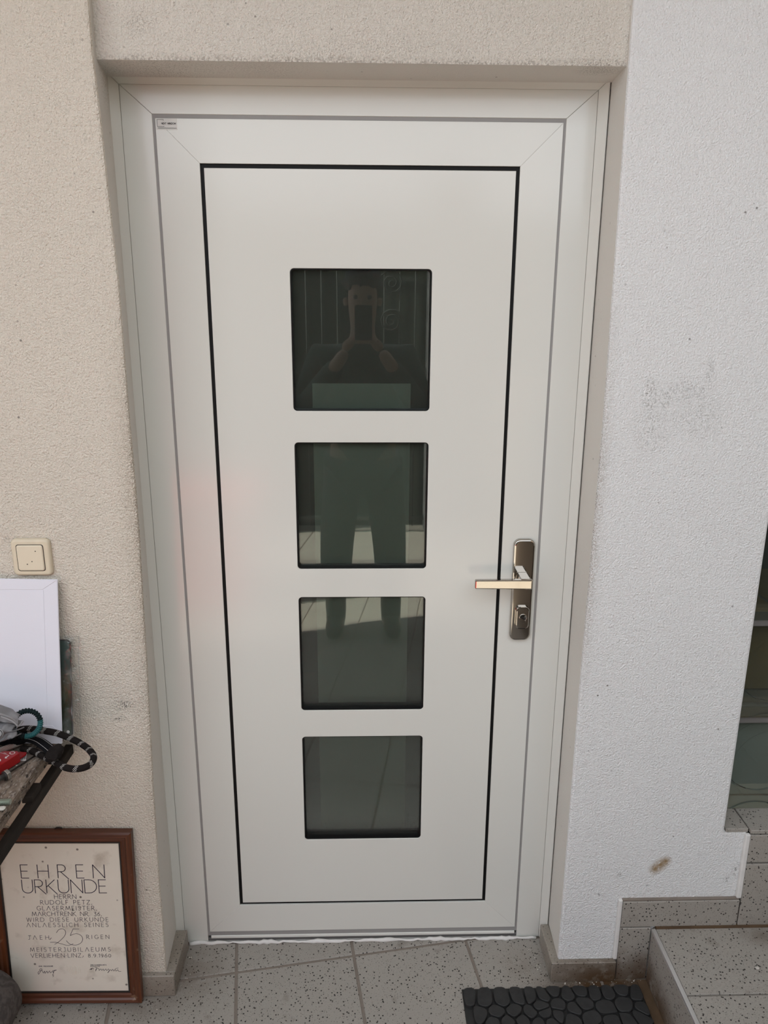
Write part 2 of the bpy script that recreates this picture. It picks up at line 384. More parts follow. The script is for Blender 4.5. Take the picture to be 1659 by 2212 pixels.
me = wall_mesh('wall_left', lv, [0, 0, 0, 0, 1, 1, 1])
o = mesh_obj('wall_left', me, None); me.materials.append(MT['plaster_left']); me.materials.append(MT['reveal'])
tag(o, 'rough plaster wall left of the white door, tinted warm as by sun bounce', None, None, 'structure')

RYF = -.132
REt = [(0, .496), (.9, .496), (1.45, .5005), (1.9, .4965), (2.08, .494), (2.9, .492)]
SILL = .430; WX = .878
lv = []
for z in [.0, .1, .2, .3, SILL]+[SILL+.1*i for i in range(1, 26)]:
    if z > TOP: z = TOP
    e = lerp_tab(REt, z)
    for WE in ((.934, WX) if z == SILL else (.934,) if z < SILL else (WX,)):
        lv.append((z, [(.500, .12), (.500, .0), (e, RYF+.006), (e+.0015, RYF+.0015), (e+.006, RYF), (WE-.006, RYF), (WE-.0015, RYF+.0015), (WE, RYF+.006), (WE, .12)]))
me = wall_mesh('wall_right', lv, [1, 1, 0, 0, 0, 0, 0, 0, 0])
o = mesh_obj('wall_right', me, None); me.materials.append(MT['plaster_right']); me.materials.append(MT['reveal'])
tag(o, 'smooth white plaster wall right of the door, tinted cool as by skylight', None, None, 'structure')
# lintel with the soffit over the door
bm = bm_box(-.499, .5, -.118, .12, Zt, TOP)
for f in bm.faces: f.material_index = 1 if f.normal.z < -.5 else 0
me = bpy.data.meshes.new('wall_top'); bm.to_mesh(me); bm.free()
me.materials.append(MT['plaster_top']); me.materials.append(MT['reveal']); o = mesh_obj('wall_top', me, None)
tag(o, 'rough plaster lintel wall above the door', None, None, 'structure')

# ------------------------------------------------------------------ floor with tiles laid at a slight angle
floor = box('floor', -4.2, 3.2, -6.2, .2, -.06, -.0025, MT['grout'])
tag(floor, 'grey speckled tile floor laid slightly askew', None, None, 'structure')
A = math.radians(8.6); ax = Vector((math.cos(A), math.sin(A), 0)); ay = Vector((-math.sin(A), math.cos(A), 0))
O0 = Vector((-.0245, -.0525, 0)); PT = .3055; G = .0075
def clip(poly, px, py, c):        # keep px*x+py*y <= c
    out = []
    for i, p in enumerate(poly):
        q = poly[(i+1) % len(poly)]; dp = px*p[0]+py*p[1]-c; dq = px*q[0]+py*q[1]-c
        if dp <= 0: out.append(p)
        if dp*dq < 0:
            t = dp/(dp-dq); out.append((p[0]+(q[0]-p[0])*t, p[1]+(q[1]-p[1])*t))
    return out
full = None
def add_tile(poly, parent, z1=0., th=.010, mat=None, name='tile'):
    return prism(name, poly, z1-th, z1, mat or MT['tile'], parent, 'z', .0011)
h = PT/2-G/2
bmf = bm_prism([(-h, -h), (h, -h), (h, h), (-h, h)], -.010, 0, 'z', .0011)
full = bpy.data.meshes.new('tile'); bmf.to_mesh(full); bmf.free(); full.materials.append(MT['tile'])
for i in range(-11, 11):
    for j in range(-16, 2):
        c = O0+ax*(PT*(i+.5))+ay*(PT*(j+.5))
        q = [c+ax*(sx*h)+ay*(sy*h) for sx, sy in ((-1, -1), (1, -1), (1, 1), (-1, 1))]
        if c.y < -4.2 or c.x < -3 or c.x > 2.2: continue
        if all(v.y < -.02 for v in q) and (c.x < .5):
            t = bpy.data.objects.new('tile', full); t.location = (c.x, c.y, random.uniform(-.0006, 0)); t.rotation_euler = (0, 0, A); link(t, floor)
        else:
            p = clip([(v.x, v.y) for v in q], 0, 1, -.006)
            if c.x > .3 and c.y > -1.3: p = clip(p, 1, 0, .70) if p else p
            if len(p) > 2:
                t = add_tile([(x, y) for x, y in p], floor)
box('dirt_strip', .6975, .7235, -1.40, -.1415, -.004, -.0006, MT['grout_dirty'], floor)
# caulk bead along the door foot and crumbs
pts = [Vector((x, -.006+random.uniform(-.0025, .0015), .002+random.uniform(0, .0025))) for x in [-.466+.0104*i for i in range(91)]]
cb = tube('caulk_bead', pts, lambda t: .0042+.0014*math.sin(t*37)+.0008*math.sin(t*91), MT['caulk'], floor, 8)
crumbs = bmesh.new()
def crumb(p, r):
    m = Matrix.Translation(p) @ Matrix.Rotation(random.uniform(0, 6), 4, 'Z') @ Matrix.Diagonal((r*random.uniform(.7, 1.6), r, r*.7, 1))
    bmesh.ops.create_icosphere(crumbs, subdivisions=1, radius=1, matrix=m)
for _ in range(110):
    k = random.random()
    if k < .35: p = Vector((random.gauss(.455, .012), random.uniform(-.12, -.02), .001))
    elif k < .55: p = Vector((random.gauss(-.455, .01), random.uniform(-.17, -.02), .001))
    elif k < .75: p = Vector((random.uniform(-.80, -.47), random.gauss(-.20, .012), .001))
    else: p = Vector((random.uniform(.50, .715), random.gauss(-.150, .006), .001))
    if p.y > -.166 and (abs(p.x) > .463 and p.x < .49 or p.x < -.46 and p.y > -.168): continue
    crumb(p, random.choice((.0006, .0007, .0009, .0013, .0018)))
o = from_bm('crumbs', crumbs, MT['crumb'], floor); o['kind'] = 'stuff'

# ------------------------------------------------------------------ skirting
bl = empty('baseboard_left', (-.8, -.16, 0), 'low speckled tile skirting left of the door', None, None, 'structure')
xs = [-.465, -.775, -1.085, -1.395, -1.705, -2.015]
for a, b in zip(xs, xs[1:]): box('tile', b+.0015, a-.0015, -.165, LYF, 0, .062, MT['tile_worn'], bl, b=.0018)
SK = .0575
prism('tile', [(-.1515, .0), (-.0165, .0), (-.0165, SK), (-.1515, SK+.003)], -.4985, -.4665, MT['tile_worn'], bl, 'x', .0018)
br = empty('baseboard_right', (.57, -.14, 0), 'low speckled tile skirting right of the door', None, None, 'structure')
prism('tile', [(-.1365, .0), (-.0165, .0), (-.0165, SK), (-.1365, SK)], .4765, .4985, MT['tile_worn'], br, 'x', .0018)
box('tile', .4765, .641, -.1465, RYF, 0, .060, MT['tile_worn'], br, b=.0018)
ft = -.1405
box('tile', .6445, .722, ft, RYF, .0, .158, MT['tile_step'], br, b=.0012)
box('tile', .6445, .937, ft, RYF, .1625, .2375, MT['tile_step'], br, b=.0012)
box('tile_edge_line', .6335, .6440, ft-.0004, RYF+.001, .062, .243, MT['caulk'], br, b=.003, seg=2)  # white strip painted for the tile's side edge catching light
box('tile_edge_line', .6440, .936, ft+.002, RYF+.001, .2378, .243, MT['grout'], br, b=.001)

# ------------------------------------------------------------------ tiled step and tiled window sill on the right
st = box('tiled_step', .730, 2.3, -1.45, -.129, 0, .1525, MT['grout']); tag(st, 'speckled tiled step rising to the right of the doormat', 'step', None, 'structure')
SX = .7225
ys = [-.1425, -.334, -.637, -.94, -1.243, -1.45]
for a, b in zip(ys, ys[1:]):
    for x0, x1 in ((SX+.0105, 1.035), (1.041, 1.34), (1.346, 1.645), (1.651, 2.3)):
        box('tile', x0, x1, b+.0035, a-.001, .146, .158, MT['tile_step'], st, b=.0011)
ry = [-.1415, -.392, -.70, -1.0, -1.3, -1.45]
for a, b in zip(ry, ry[1:]): box('tile', SX, .732, b+.0015, a-.001, .0, .1495, MT['tile_step'], st, b=.0011)
box('nosing_strip', SX-.0005, SX+.0095, -1.45, -.1425, .150, .1588, MT['alu'], st, b=.0012)
sill = box('tiled_window_sill', .942, 2.3, -.131, .10, .150, SILL-.014, MT['grout']); tag(sill, 'speckled tiled sill carrying the glass block window', 'sill', None, 'structure')
for x0, x1 in ((.9405, 1.236), (1.242, 1.54), (1.546, 1.85), (1.856, 2.3)):
    box('tile', x0, x1, ft, -.130, .1625, .343, MT['tile_step'], sill, b=.0012)
    box('tile', x0, x1, ft, -.130, .349, SILL-.004, MT['tile_step'], sill, b=.0012)
for x0, x1 in ((WX+.004, .936), (.939, 1.236), (1.242, 1.54), (1.546, 1.85), (1.856, 2.3)):
    box('tile', x0, x1, -.1395 if x0 > .9 else -.1325, -.02, SILL-.0005, SILL+.010, MT['tile_step'], sill, b=.0012)
box('tile_edge_line', .9275, .9402, ft-.0004, -.130, .243, SILL-.002, MT['caulk'], sill, b=.003, seg=2)  # bright edge of the riser tiles, its light put in as white
box('joint', SX+.011, 2.3, -.1440, -.134, .1535, .1626, MT['grout_dirty'], st)

# ------------------------------------------------------------------ glass block window
GY = -.058; BP, BW = .2555, .236; GX0, GZ0 = .898, SILL+.012
win = box('window_1', WX, 2.3, GY+.012, GY+.03, SILL, 2.35, MT['mortar']); win.data.clear_geometry()
bm = bmesh.new()
for k in range(8):
    z0 = GZ0+BP*k-(BP-BW)+.0; z1 = GZ0+BP*k
    if k == 0: z0 = SILL
    me2 = bm_box(WX, 2.3, GY+.004, GY+.055, z0+.001, z1-.001, .002); tmp = bpy.data.meshes.new('t'); me2.to_mesh(tmp); me2.free(); bm.from_mesh(tmp)
for k in range(7):
    x0 = GX0+BP*k-(BP-BW); x1 = GX0+BP*k
    if k == 0: x0 = WX
    if x1 > 2.3: break
    me2 = bm_box(x0+.001, x1-.001, GY+.005, GY+.054, SILL, 2.22, .002); tmp = bpy.data.meshes.new('t'); me2.to_mesh(tmp); me2.free(); bm.from_mesh(tmp)
bm.to_mesh(win.data); bm.free()
tag(win, 'wall of round patterned glass blocks at the right edge', None, None, 'structure')
def block_mesh():
    bm = bmesh.new(); h = BW/2; n = 40
    prof = [(.103, 0.), (.1015, .003), (.100, .003), (.0985, 0.), (.060, .0), (.0, .0)]
    sq = []
    for j in range(n):
        t = 2*math.pi*j/n; c, s = math.cos(t), math.sin(t); k = h/max(abs(c), abs(s)); sq.append((c*k, s*k))
    for side in (0, 1):
        L = [[bm.verts.new((x, .05 if side else 0, z)) for x, z in sq]]
        for r, d in prof[:-1]: L.append([bm.verts.new((r*math.cos(2*math.pi*j/n), (.05-d) if side else d, r*math.sin(2*math.pi*j/n))) for j in range(n)])
        cc = bm.verts.new((0, .05 if side else .0, 0))
        for a, b in zip(L, L[1:]):
            for j in range(n): bm.faces.new((a[j], a[(j+1) % n], b[(j+1) % n], b[j]))
        for j in range(n): bm.faces.new((L[-1][j], L[-1][(j+1) % n], cc))
        if side: 
            for j in range(n): bm.faces.new((L0[j], L0[(j+1) % n], L[0][(j+1) % n], L[0][j]))
        L0 = L[0]
    bmesh.ops.recalc_face_normals(bm, faces=bm.faces)
    me = bpy.data.meshes.new('glass_block'); bm.to_mesh(me); bm.free(); me.materials.append(MT['block']); return me
gb = block_mesh()
for i in range(5):
    for k in range(7):
        o = bpy.data.objects.new('glass_block', gb); o.location = (GX0+BP*i+BW/2, GY, GZ0+BP*k+BW/2); link(o, win)
wu = box('wall_upper', WX, 2.3, RYF, .12, 2.22, TOP, MT['plaster_right']); tag(wu, 'smooth plaster wall above the glass blocks', None, None, 'structure')
# what shows dimly through the blocks
o = box('cardboard_carton', .90, 1.7, .012, .30, .735, .955, MT['carton'], b=.004); tag(o, 'brown cardboard carton dimly seen through the middle glass blocks', 'box')
box('lid_flap', .90, 1.7, .009, .25, .950, .957, MT['carton'], o, b=.001); box('dark_base', .90, 1.7, .010, .30, .700, .734, MT['side_dark'], o, b=.001)
o = box('grey_board', .90, 1.7, .012, .030, SILL, .690, MT['greyboard'], b=.003); tag(o, 'plain grey board standing behind the lowest glass blocks', 'board')
box('board_edge', .90, 1.7, .009, .033, .682, .694, MT['mortar'], o, b=.001)

# ------------------------------------------------------------------ dark rooms behind door and blocks
def room(name, x0, x1, y0, y1, z0, z1, mat):
    bm = bm_box(x0, x1, y0, y1, z0, z1); bmesh.ops.delete(bm, geom=[f for f in bm.faces if f.normal.y < -.5], context='FACES')
    bmesh.ops.reverse_faces(bm, faces=bm.faces)
    me = bpy.data.meshes.new(name); bm.to_mesh(me); bm.free(); return tag(mesh_obj(name, me, mat), 'dark unlit room behind the '+('door panes' if x0 < 0 else 'glass blocks'), None, None, 'structure')
room('wall_hall', -.52, .51, .115, 1.6, -.02, 2.3, MT['hall']); room('wall_store', .86, 2.3, .0, 1.4, .15, 2.5, MT['hall'])

# ------------------------------------------------------------------ the door
door = empty('door_1', (0, 0, 0), 'white framed house door with four square dark panes', 'door', None, 'structure')
def mitre(outer, inner, y0, y1, mat, parent, names, bev=.0007, gap=.0003, bottom=True, xf=None, mats=None):
    (a, b, c, d), (p, q, r, s) = outer, inner     # x0,x1,z0,z1
    g = gap
    P = [[(a+g, d), (b-g, d), (q-g, s), (p+g, s)], [(a, c), (a, d-g), (p, s-g), (p, r+(g if bottom else 0))], [(b, d-g), (b, c), (q, r+(g if bottom else 0)), (q, s-g)]]
    if bottom: P.append([(a+g, c), (p+g, r), (q-g, r), (b-g, c)])
    out = []
    for i, poly in enumerate(P):
        out.append(prism(names[i], poly, y0, y1, (mats[i] if mats else mat), parent, 'y', bev, 1, xf))
    return out
D = MT['door']
FT = 2.0805
mitre((-.4785, .4785, 0, FT), (-.4175, .4175, 0, 2.0275), 0., .065, D, door, ['frame_head', 'frame_jamb', 'frame_jamb'], bottom=False)
# slanted cover strip around the frame
def bead(poly3, name):
    bm = bmesh.new(); V = [[bm.verts.new(p) for p in q] for q in poly3]
    n = len(V[0])
    for i in range(n): bm.faces.new((V[0][i], V[0][(i+1) % n], V[1][(i+1) % n], V[1][i]))
    bm.faces.new(V[0][::-1]); bm.faces.new(V[1]); return from_bm(name, bm, D, door)
pr = [(.4790, .010), (.4790, -.0005), (.4945, -.016), (.4965, -.016), (.4965, .010)]
ztop = lambda x: FT+(x-.4790)
for s in (-1, 1): bead([[(s*x, y, 0.001) for x, y in pr], [(s*x, y, ztop(x)-.0004) for x, y in pr]], 'cover_strip')
bead([[(-x+.0004, y, ztop(x)) for x, y in pr], [(x-.0004, y, ztop(x)) for x, y in pr]], 'cover_strip')
# grey seal between frame and leaf
ring('frame_seal', [(-.419, .02), (.419, .02), (.419, 2.029), (-.419, 2.029)], [(-.408, .036), (.408, .036), (.408, 2.017), (-.408, 2.017)], .0016, .03, MT['seal'], door)
leaf = empty('door_leaf', (0, 0, .034)); leaf.parent = door
LZ0, LZ1 = .0345, 2.0195
mitre((-.4115, .4115, LZ0, LZ1), (-.3275, .3275, .1185, 1.9372), -.001, .045, D, leaf, ['top_rail', 'stile', 'stile', 'bottom_rail'], gap=.0001, bev=.0004)
ring('black_gasket', [(-.329, .117), (.329, .117), (.329, 1.9387), (-.329, 1.9387)], [(-.3170, .1290), (.3170, .1290), (.3170, 1.926), (-.3170, 1.926)], .0035, .04, MT['black'], leaf)
# infill panel with four rounded openings
WZ = [(1.4335, 1.7345), (1.0635, 1.3625), (.6955, .9945), (.3195, .6205)]
WZ = [(1.4340, 1.7350), (1.0640, 1.3635), (.6945, .9935), (.3200, .6215)]
cu = bpy.data.curves.new('panel', 'CURVE'); cu.dimensions = '2D'; cu.fill_mode = 'BOTH'; cu.extrude = .0165; cu.bevel_depth = .0008; cu.bevel_resolution = 1; cu.offset = -.0008
def spl(P):
    s = cu.splines.new('POLY'); s.points.add(len(P)-1); s.use_cyclic_u = True
    for p, q in zip(s.points, P): p.co = (q[0], q[1], 0, 1)
spl([(-.3195, .1267), (.3195, .1267), (.3195, 1.9285), (-.3195, 1.9285)])
HW = .1505
for z0, z1 in WZ: spl(rrect(-HW, HW, z0, z1, .0085, 6)[::-1])
tmp = bpy.data.objects.new('tmp', cu); COL.objects.link(tmp)
dg = bpy.context.evaluated_depsgraph_get(); me = bpy.data.meshes.new_from_object(tmp.evaluated_get(dg)); bpy.data.objects.remove(tmp)
me.transform(Matrix.Translation((0, .0165, 0)) @ Matrix.Rotation(math.pi/2, 4, 'X')); me.name = 'infill_panel'
mesh_obj('infill_panel', me, D, leaf)
for z0, z1 in WZ:
    ring('pane_gasket', rrect(-HW-.0002, HW+.0002, z0-.0002, z1+.0002, .0085, 6), rrect(-HW+.0022, HW-.0022, z0+.0022, z1-.0022, .0065, 6), .0018, .034, MT['black'], leaf)
    box('pane', -HW+.0015, HW-.0015, .0155, .0195, z0+.0015, z1-.0015, MT['glass'], leaf)

for z0, z1 in WZ: box('rear_pane', -HW+.0015, HW-.0015, .0300, .0335, z0+.0015, z1-.0015, MT['glass'], leaf)
box('inner_film', -.1105, .1105, .036, .0375, .300, 1.491, MT['film'], leaf)
# foot: seal, weather bar, threshold
box('foot_seal', -.4115, .4115, .0012, .04, .0205, .0345, MT['seal'], leaf)
box('weather_bar', -.4090, .4115, -.0015, .04, .0125, .0205, D, leaf, b=.0008)
box('threshold', -.4175, .4175, .000, .06, .0035, .0122, MT['sealdark'], door, b=.0006)
box('sill_strip', -.47, .47, .001, .06, -.004, .0035, MT['caulk'], door)
# maker's sticker, top left of the leaf
def R2(pts, wd):                     # ribbons in a local x,z plane from polylines, returned as quads
    out = []
    for P in pts:
        for a, b in zip(P, P[1:]):
            d = Vector((b[0]-a[0], b[1]-a[1])); L = d.length
            if L < 1e-7: continue
            d /= L; n = Vector((-d.y, d.x))*wd/2; e = d*wd*.35
            out.append([(a[0]-e.x+n.x, a[1]-e.y+n.y), (b[0]+e.x+n.x, b[1]+e.y+n.y), (b[0]+e.x-n.x, b[1]+e.y-n.y), (a[0]-e.x-n.x, a[1]-e.y-n.y)])
    return out
def ribbons(name, quads, mat, parent, xf):
    bm = bmesh.new()
    for q in quads:
        bm.faces.new([bm.verts.new((x, 0, z)) for x, z in q])
    me = bpy.data.meshes.new(name); bm.transform(xf); bm.to_mesh(me); bm.free(); return mesh_obj(name, me, mat, parent)
def arc(cx, cy, rx, ry, a0, a1, n=10):
    return [(cx+rx*math.cos(math.radians(a0+(a1-a0)*i/n)), cy+ry*math.sin(math.radians(a0+(a1-a0)*i/n))) for i in range(n+1)]
GL = {
 'A': (.8, [[(0, 0), (.4, 1), (.8, 0)]]),
 'B': (.55, [[(0, 0), (0, 1)], [(0, 1)]+arc(.25, .77, .22, .23, 90, -90)+[(0, .54)], [(0, .54)]+arc(.28, .27, .27, .27, 90, -90)+[(0, 0)]]),
 'C': (.72, [arc(.42, .5, .42, .5, 50, 310)]),
 'D': (.78, [[(0, 0), (0, 1)], [(0, 1), (.25, 1)]+arc(.28, .5, .5, .5, 90, -90)+[(0, 0)]]),
 'E': (.48, [[(.46, 1), (0, 1), (0, 0), (.48, 0)], [(0, .52), (.42, .52)]]),
 'F': (.46, [[(.46, 1), (0, 1), (0, 0)], [(0, .52), (.38, .52)]]),
 'G': (.78, [arc(.44, .5, .44, .5, 50, 330)+[(.8, .42), (.52, .42)]]),
 'H': (.7, [[(0, 0), (0, 1)], [(.7, 0), (.7, 1)], [(0, .52), (.7, .52)]]),
 'I': (.02, [[(0, 0), (0, 1)]]),
 'J': (.32, [[(.3, 1), (.3, .1), (.16, 0), (0, .02)], [(.05, 1), (.3, 1)]]),
 'K': (.62, [[(0, 0), (0, 1)], [(.55, 1), (.0, .45)], [(.12, .56), (.66, -.08)]]),
 'L': (.46, [[(0, 1), (0, 0), (.46, 0)]]),
 'M': (.92, [[(0, 0), (.14, 1), (.46, .15), (.78, 1), (.92, 0)]]),
 'N': (.74, [[(0, 0), (0, 1), (.74, 0), (.74, 1)]]),
 'O': (.9, [arc(.45, .5, .45, .5, 0, 360, 18)]),
 'P': (.52, [[(0, 0), (0, 1)], [(0, 1)]+arc(.25, .73, .27, .27, 90, -90)+[(0, .46)]]),
 'R': (.6, [[(0, 0), (0, 1)], [(0, 1)]+arc(.25, .74, .26, .26, 90, -90)+[(0, .48)], [(.18, .48), (.68, -.08)]]),
 'S': (.5, [arc(.26, .76, .22, .24, 40, 250, 8)+arc(.25, .27, .25, .27, 80, -150, 8)]),
 'T': (.64, [[(0, 1), (.64, 1)], [(.32, 1), (.32, 0)]]),
 'U': (.68, [[(0, 1), (0, .32)]+arc(.34, .32, .34, .32, 180, 360)+[(.68, 1)]]),
 'V': (.72, [[(0, 1), (.36, 0), (.72, 1)]]),
 'W': (1.05, [[(0, 1), (.25, 0), (.52, .95), (.8, 0), (1.05, 1)]]),
 'X': (.66, [[(0, 0), (.66, 1)], [(0, 1), (.66, 0)]]),
 'Z': (.62, [[(0, 1), (.62, 1), (0, 0), (.66, 0)]]),
 '0': (.5, [arc(.25, .4, .25, .4, 0, 360, 16)]), '1': (.12, [[(0, .7), (.12, .9), (.12, 0)]]),
 '2': (.6, [arc(.28, .72, .28, .28, 160, -30)+[(-.05, 0)], [(-.3, .1), (.0, .1), (.55, -.06), (.75, .0)]]),
 '3': (.45, [[(.02, .9), (.42, .9), (.2, .52)]+arc(.2, .22, .24, .28, 80, -150)]),
 '5': (.6, [[(.55, 1), (.2, 1), (.1, .6)]+arc(.22, .28, .42, .36, 110, -160)]),
 '6': (.5, [[(.42, .95), (.1, .5)]+arc(.25, .27, .24, .27, 150, 510, 16)]),
 '8': (.46, [arc(.23, .66, .19, .2, -90, 270, 12), arc(.23, .23, .23, .23, 90, 450, 12)]),
 '9': (.48, [arc(.24, .58, .23, .25, -30, 330, 14)+[(.40, .2), (.15, -.05)]]),
 ',': (.1, [[(.06, .08), (0, -.12)]]), '.': (.06, [[(.02, 0), (.05, .03)]]), '/': (.2, [[(0, -.05), (.2, .4)]]), '-': (.12, [[(0, .45), (.1, .45)]]), ' ': (.42, []),
}
def text(s, x0, x1, z0, z1, slant=0.):
    """polylines of a line of lettering stretched from x0 to x1 with cap height z1-z0"""
    H = z1-z0; w0 = sum(GL[c][0] for c in s); gap = max(.10, min(1.3, ((x1-x0)/H-w0)/max(1, len(s)-1))); W = w0+gap*(len(s)-1); k = (x1-x0)/W; out = []; x = 0.
    for c in s:
        wd, L = GL[c]
        for P in L: out.append([(x0+(x+px)*k+slant*pz, z0+pz*H) for px, pz in P])
        x += wd+gap
    return out
sk = box('maker_sticker', -.4090, -.3685, -.00155, -.0009, 1.9985, 2.0185, MT['sticker'], leaf)
X = Matrix.Translation((-.4090, -.0018, 1.9985))
q = R2([[(.0140, .0165), (.0140, .0185), (.0015, .0185), (.0015, .0055), (.0145, .0055), (.0145, .0068)]], .00055)
q += R2(text('NEXT WINDOW', .0100, .0385, .0098, .0128), .0006)
random.seed(3)
x = .0025
while x < .038:
    ln = random.uniform(.0006, .0018); q += R2([[(x, .0028+random.uniform(-.0002, .0002)), (x+ln, .0028)]], .0007); x += ln+.0005
ribbons('sticker_print', q, MT['print_black'], sk, X)
# handle set
hp = prism('handle_plate', rrect(.3535, .4035, .8840, 1.1380, .016, 8), -.0125, -.001, MT['nickel'], leaf, 'y', 0)
bm = bm_prism(rrect(.3535, .4035, .8840, 1.1380, .015, 8), -.0125, -.001)
bevel(bm, .0048, 4, [e for e in bm.edges if all(v.co.y < -.012 for v in e.verts)]); bmesh.ops.recalc_face_normals(bm, faces=bm.faces); bm.to_mesh(hp.data); bm.free()
for p in hp.data.polygons: p.use_smooth = p.area < 2e-4
# lever: neck out of the plate, then a flat bar to the left
nk = box('lever_neck', .3630, .3880, -.060, -.0115, 1.036, 1.0585, MT['nickel'], hp, b=.0035, seg=3)
lv_ = bmesh.new()
prof = []
for i in range(13):
    t = i/12; xx = .3900-.1310*t; yc = -.0560+.0050*t; prof.append((xx, yc, 1.0335-.0005*t, 1.0570-.0025*t, .0065-.001*t))
R_ = []
for xx, yc, z0, z1, ty in prof:
    R_.append([lv_.verts.new(p) for p in ((xx, yc-ty, z0), (xx, yc+ty, z0), (xx, yc+ty, z1), (xx, yc-ty, z1))])
for a, b in zip(R_, R_[1:]):
    for j in range(4): lv_.faces.new((a[j], a[(j+1) % 4], b[(j+1) % 4], b[j]))
lv_.faces.new(R_[0]); lv_.faces.new(R_[-1][::-1]); bmesh.ops.recalc_face_normals(lv_, faces=lv_.faces)
bevel(lv_, .0028, 3, [e for e in lv_.edges if abs(e.verts[0].co.x-e.verts[1].co.x) > .005 or e.verts[0].co.x < .26 or e.verts[0].co.x > .389])
from_bm('lever', lv_, MT['nickel'], hp)
ro = prism('lock_cover', rrect(.3645, .3965, .9175, .9735, .010, 8), -.0215, -.0120, MT['nickel'], hp, 'y')
bm = bm_prism(rrect(.3645, .3965, .9175, .9735, .010, 8), -.0215, -.0120); bevel(bm, .003, 3, [e for e in bm.edges if all(v.co.y < -.021 for v in e.verts)]); bm.to_mesh(ro.data); bm.free()
RX = Matrix.Translation((.3815, -.0215, .947)) @ Matrix.Rotation(math.pi/2, 4, 'X')
lathe('key_cylinder', [(0, -.001), (.0085, -.001), (.0095, .0006), (.0088, .0014), (.0075, .0012), (.007, .0006), (0, .0006)], MT['nickel'], hp, 28, RX)
box('key_slot', -.0065, .0065, -.0035, -.0006, -.0013, .0013, MT['slot'], hp, xf=Matrix.Translation((.3815, -.0215, .947)) @ Matrix.Rotation(math.radians(-30) if False else math.radians(30), 4, 'Y'))
prism('cover_flap', [(x*.0095, z*.004-.0045) for x, z in arc(0, 0, 1, 1, 0, 360, 18)[:-1]], -.0245, -.0222, MT['nickel'], hp, 'y', .0006, xf=Matrix.Translation((.3825, 0, .9450)) @ Matrix.Rotation(math.radians(33), 4, 'Y'))

# ------------------------------------------------------------------ light switch
ls = empty('light_switch', (-.69, LYF, 1.1485), 'cream square light switch on the plaster above the white envelope', 'switch')
def pillow(name, x0, x1, z0, z1, r, yb, yf, bv, mat, parent, seg=4):
    bm = bm_prism(rrect(x0, x1, z0, z1, r, 6), yf, yb); bevel(bm, bv, seg, [e for e in bm.edges if all(v.co.y < yf+.0005 for v in e.verts)])
    o = from_bm(name, bm, mat, parent)
    for p in o.data.polygons: p.use_smooth = p.area < 1.5e-4
    return o
pillow('switch_frame', -.7300, -.6495, 1.1085, 1.1885, .010, LYF+.002, LYF-.0105, .006, MT['switchbase'], ls)
ring('rocker_gap', rrect(-.7185, -.6620, 1.1195, 1.1775, .005), rrect(-.7165, -.6640, 1.1215, 1.1755, .004), LYF-.0112, LYF-.004, MT['slot'], ls)
rk = pillow('rocker', -.7175, -.6630, 1.1205, 1.1765, .005, LYF-.004, LYF-.0135, .003, MT['switch'], ls)
for px, py in ((76, 1191), (69, 1213), (59, 1219)):
    p = onY(px, py, LYF-.0137); lathe('speck', [(0, .0004), (.0011, .0003), (.0012, 0)], MT['slot'], rk, 8, Matrix.Translation(p) @ Matrix.Rotation(math.pi/2, 4, 'X'))

# ------------------------------------------------------------------ work table with granite top on a steel frame
TZ = .744
tb = empty('work_table', (-1.2, -.4, 0), 'work table with rough granite slab on blackened steel frame at left edge', 'table')
bm = bm_box(-1.25, -.668, -.60, -.1535, TZ-.026, TZ)
bmesh.ops.subdivide_edges(bm, edges=bm.edges, cuts=14, use_grid_fill=True)
for v in bm.verts:
    if v.co.y < -.16: v.co += Vector((random.uniform(-.0015, .0012), 0, random.uniform(-.0012, 0)))
from_bm('slab', bm, MT['granite'], tb)
bz0, bz1 = .681, .7045
box('frame_bar', -.668, -.651, -.60, -.1545, bz0, bz1, MT['steel'], tb, b=.002)
box('frame_bar', -1.24, -1.22, -.60, -.1545, bz0, bz1, MT['steel'], tb, b=.002)
for yy in (-.18, -.57): box('frame_bar', -1.23, -.669, yy-.02, yy+.004, bz0, bz1, MT['steel'], tb, b=.002)
for yy in (-.30, -.345, -.62): pass
box('bracket', -.674, -.654, -.365, -.318, bz1-.001, TZ-.0255, MT['steel'], tb, b=.001)
box('bracket', -.674, -.654, -.59, -.55, bz1-.001, TZ-.0255, MT['steel'], tb, b=.001)
box('bracket', -1.24, -1.20, -.40, -.30, bz1-.001, TZ-.0255, MT['steel'], tb, b=.001)
for x, y in ((-1.0, -.57), (-1.0, -.185), (-1.22, -.57), (-1.22, -.185)): box('leg', x-.02, x+.02, y-.02, y+.02, 0, bz0+.002, MT['steel'], tb, b=.003)

# envelope leaning on the wall, on the slab
def lean(x, ybot, z0, ytop, z1):     # local x right, z up the sheet, y out of the back
    d = Vector((0, ytop-ybot, z1-z0)); L = d.length; d /= L
    return Matrix(((1, 0, 0, x), (0, d.z, d.y, ybot), (0, -d.y, d.z, z0), (0, 0, 0, 1))), L
xf, L = lean(-.6465, -.218, TZ+.001, -.166, 1.1015)
xf = xf @ Matrix.Rotation(math.radians(1.2), 4, 'Y')
EW = .235
ev = box('envelope', -EW, 0, 0, .0035, 0, L, MT['envelope'], b=.0012, xf=xf); tag(ev, 'large blank white envelope leaning on the wall behind the table clutter', 'envelope')
prism('flap', [(-EW+.001, L-.001), (-.001, L-.001), (-.032, L-.022), (-EW+.03, L-.024)], -.0009, .0001, MT['envelope'], ev, 'y', .0003, xf=xf)
prism('seam', [(-.032, .001), (-.0295, .001), (-.0295, L-.023), (-.032, L-.023)], -.0006, .0001, MT['envelope'], ev, 'y', .0002, xf=xf)
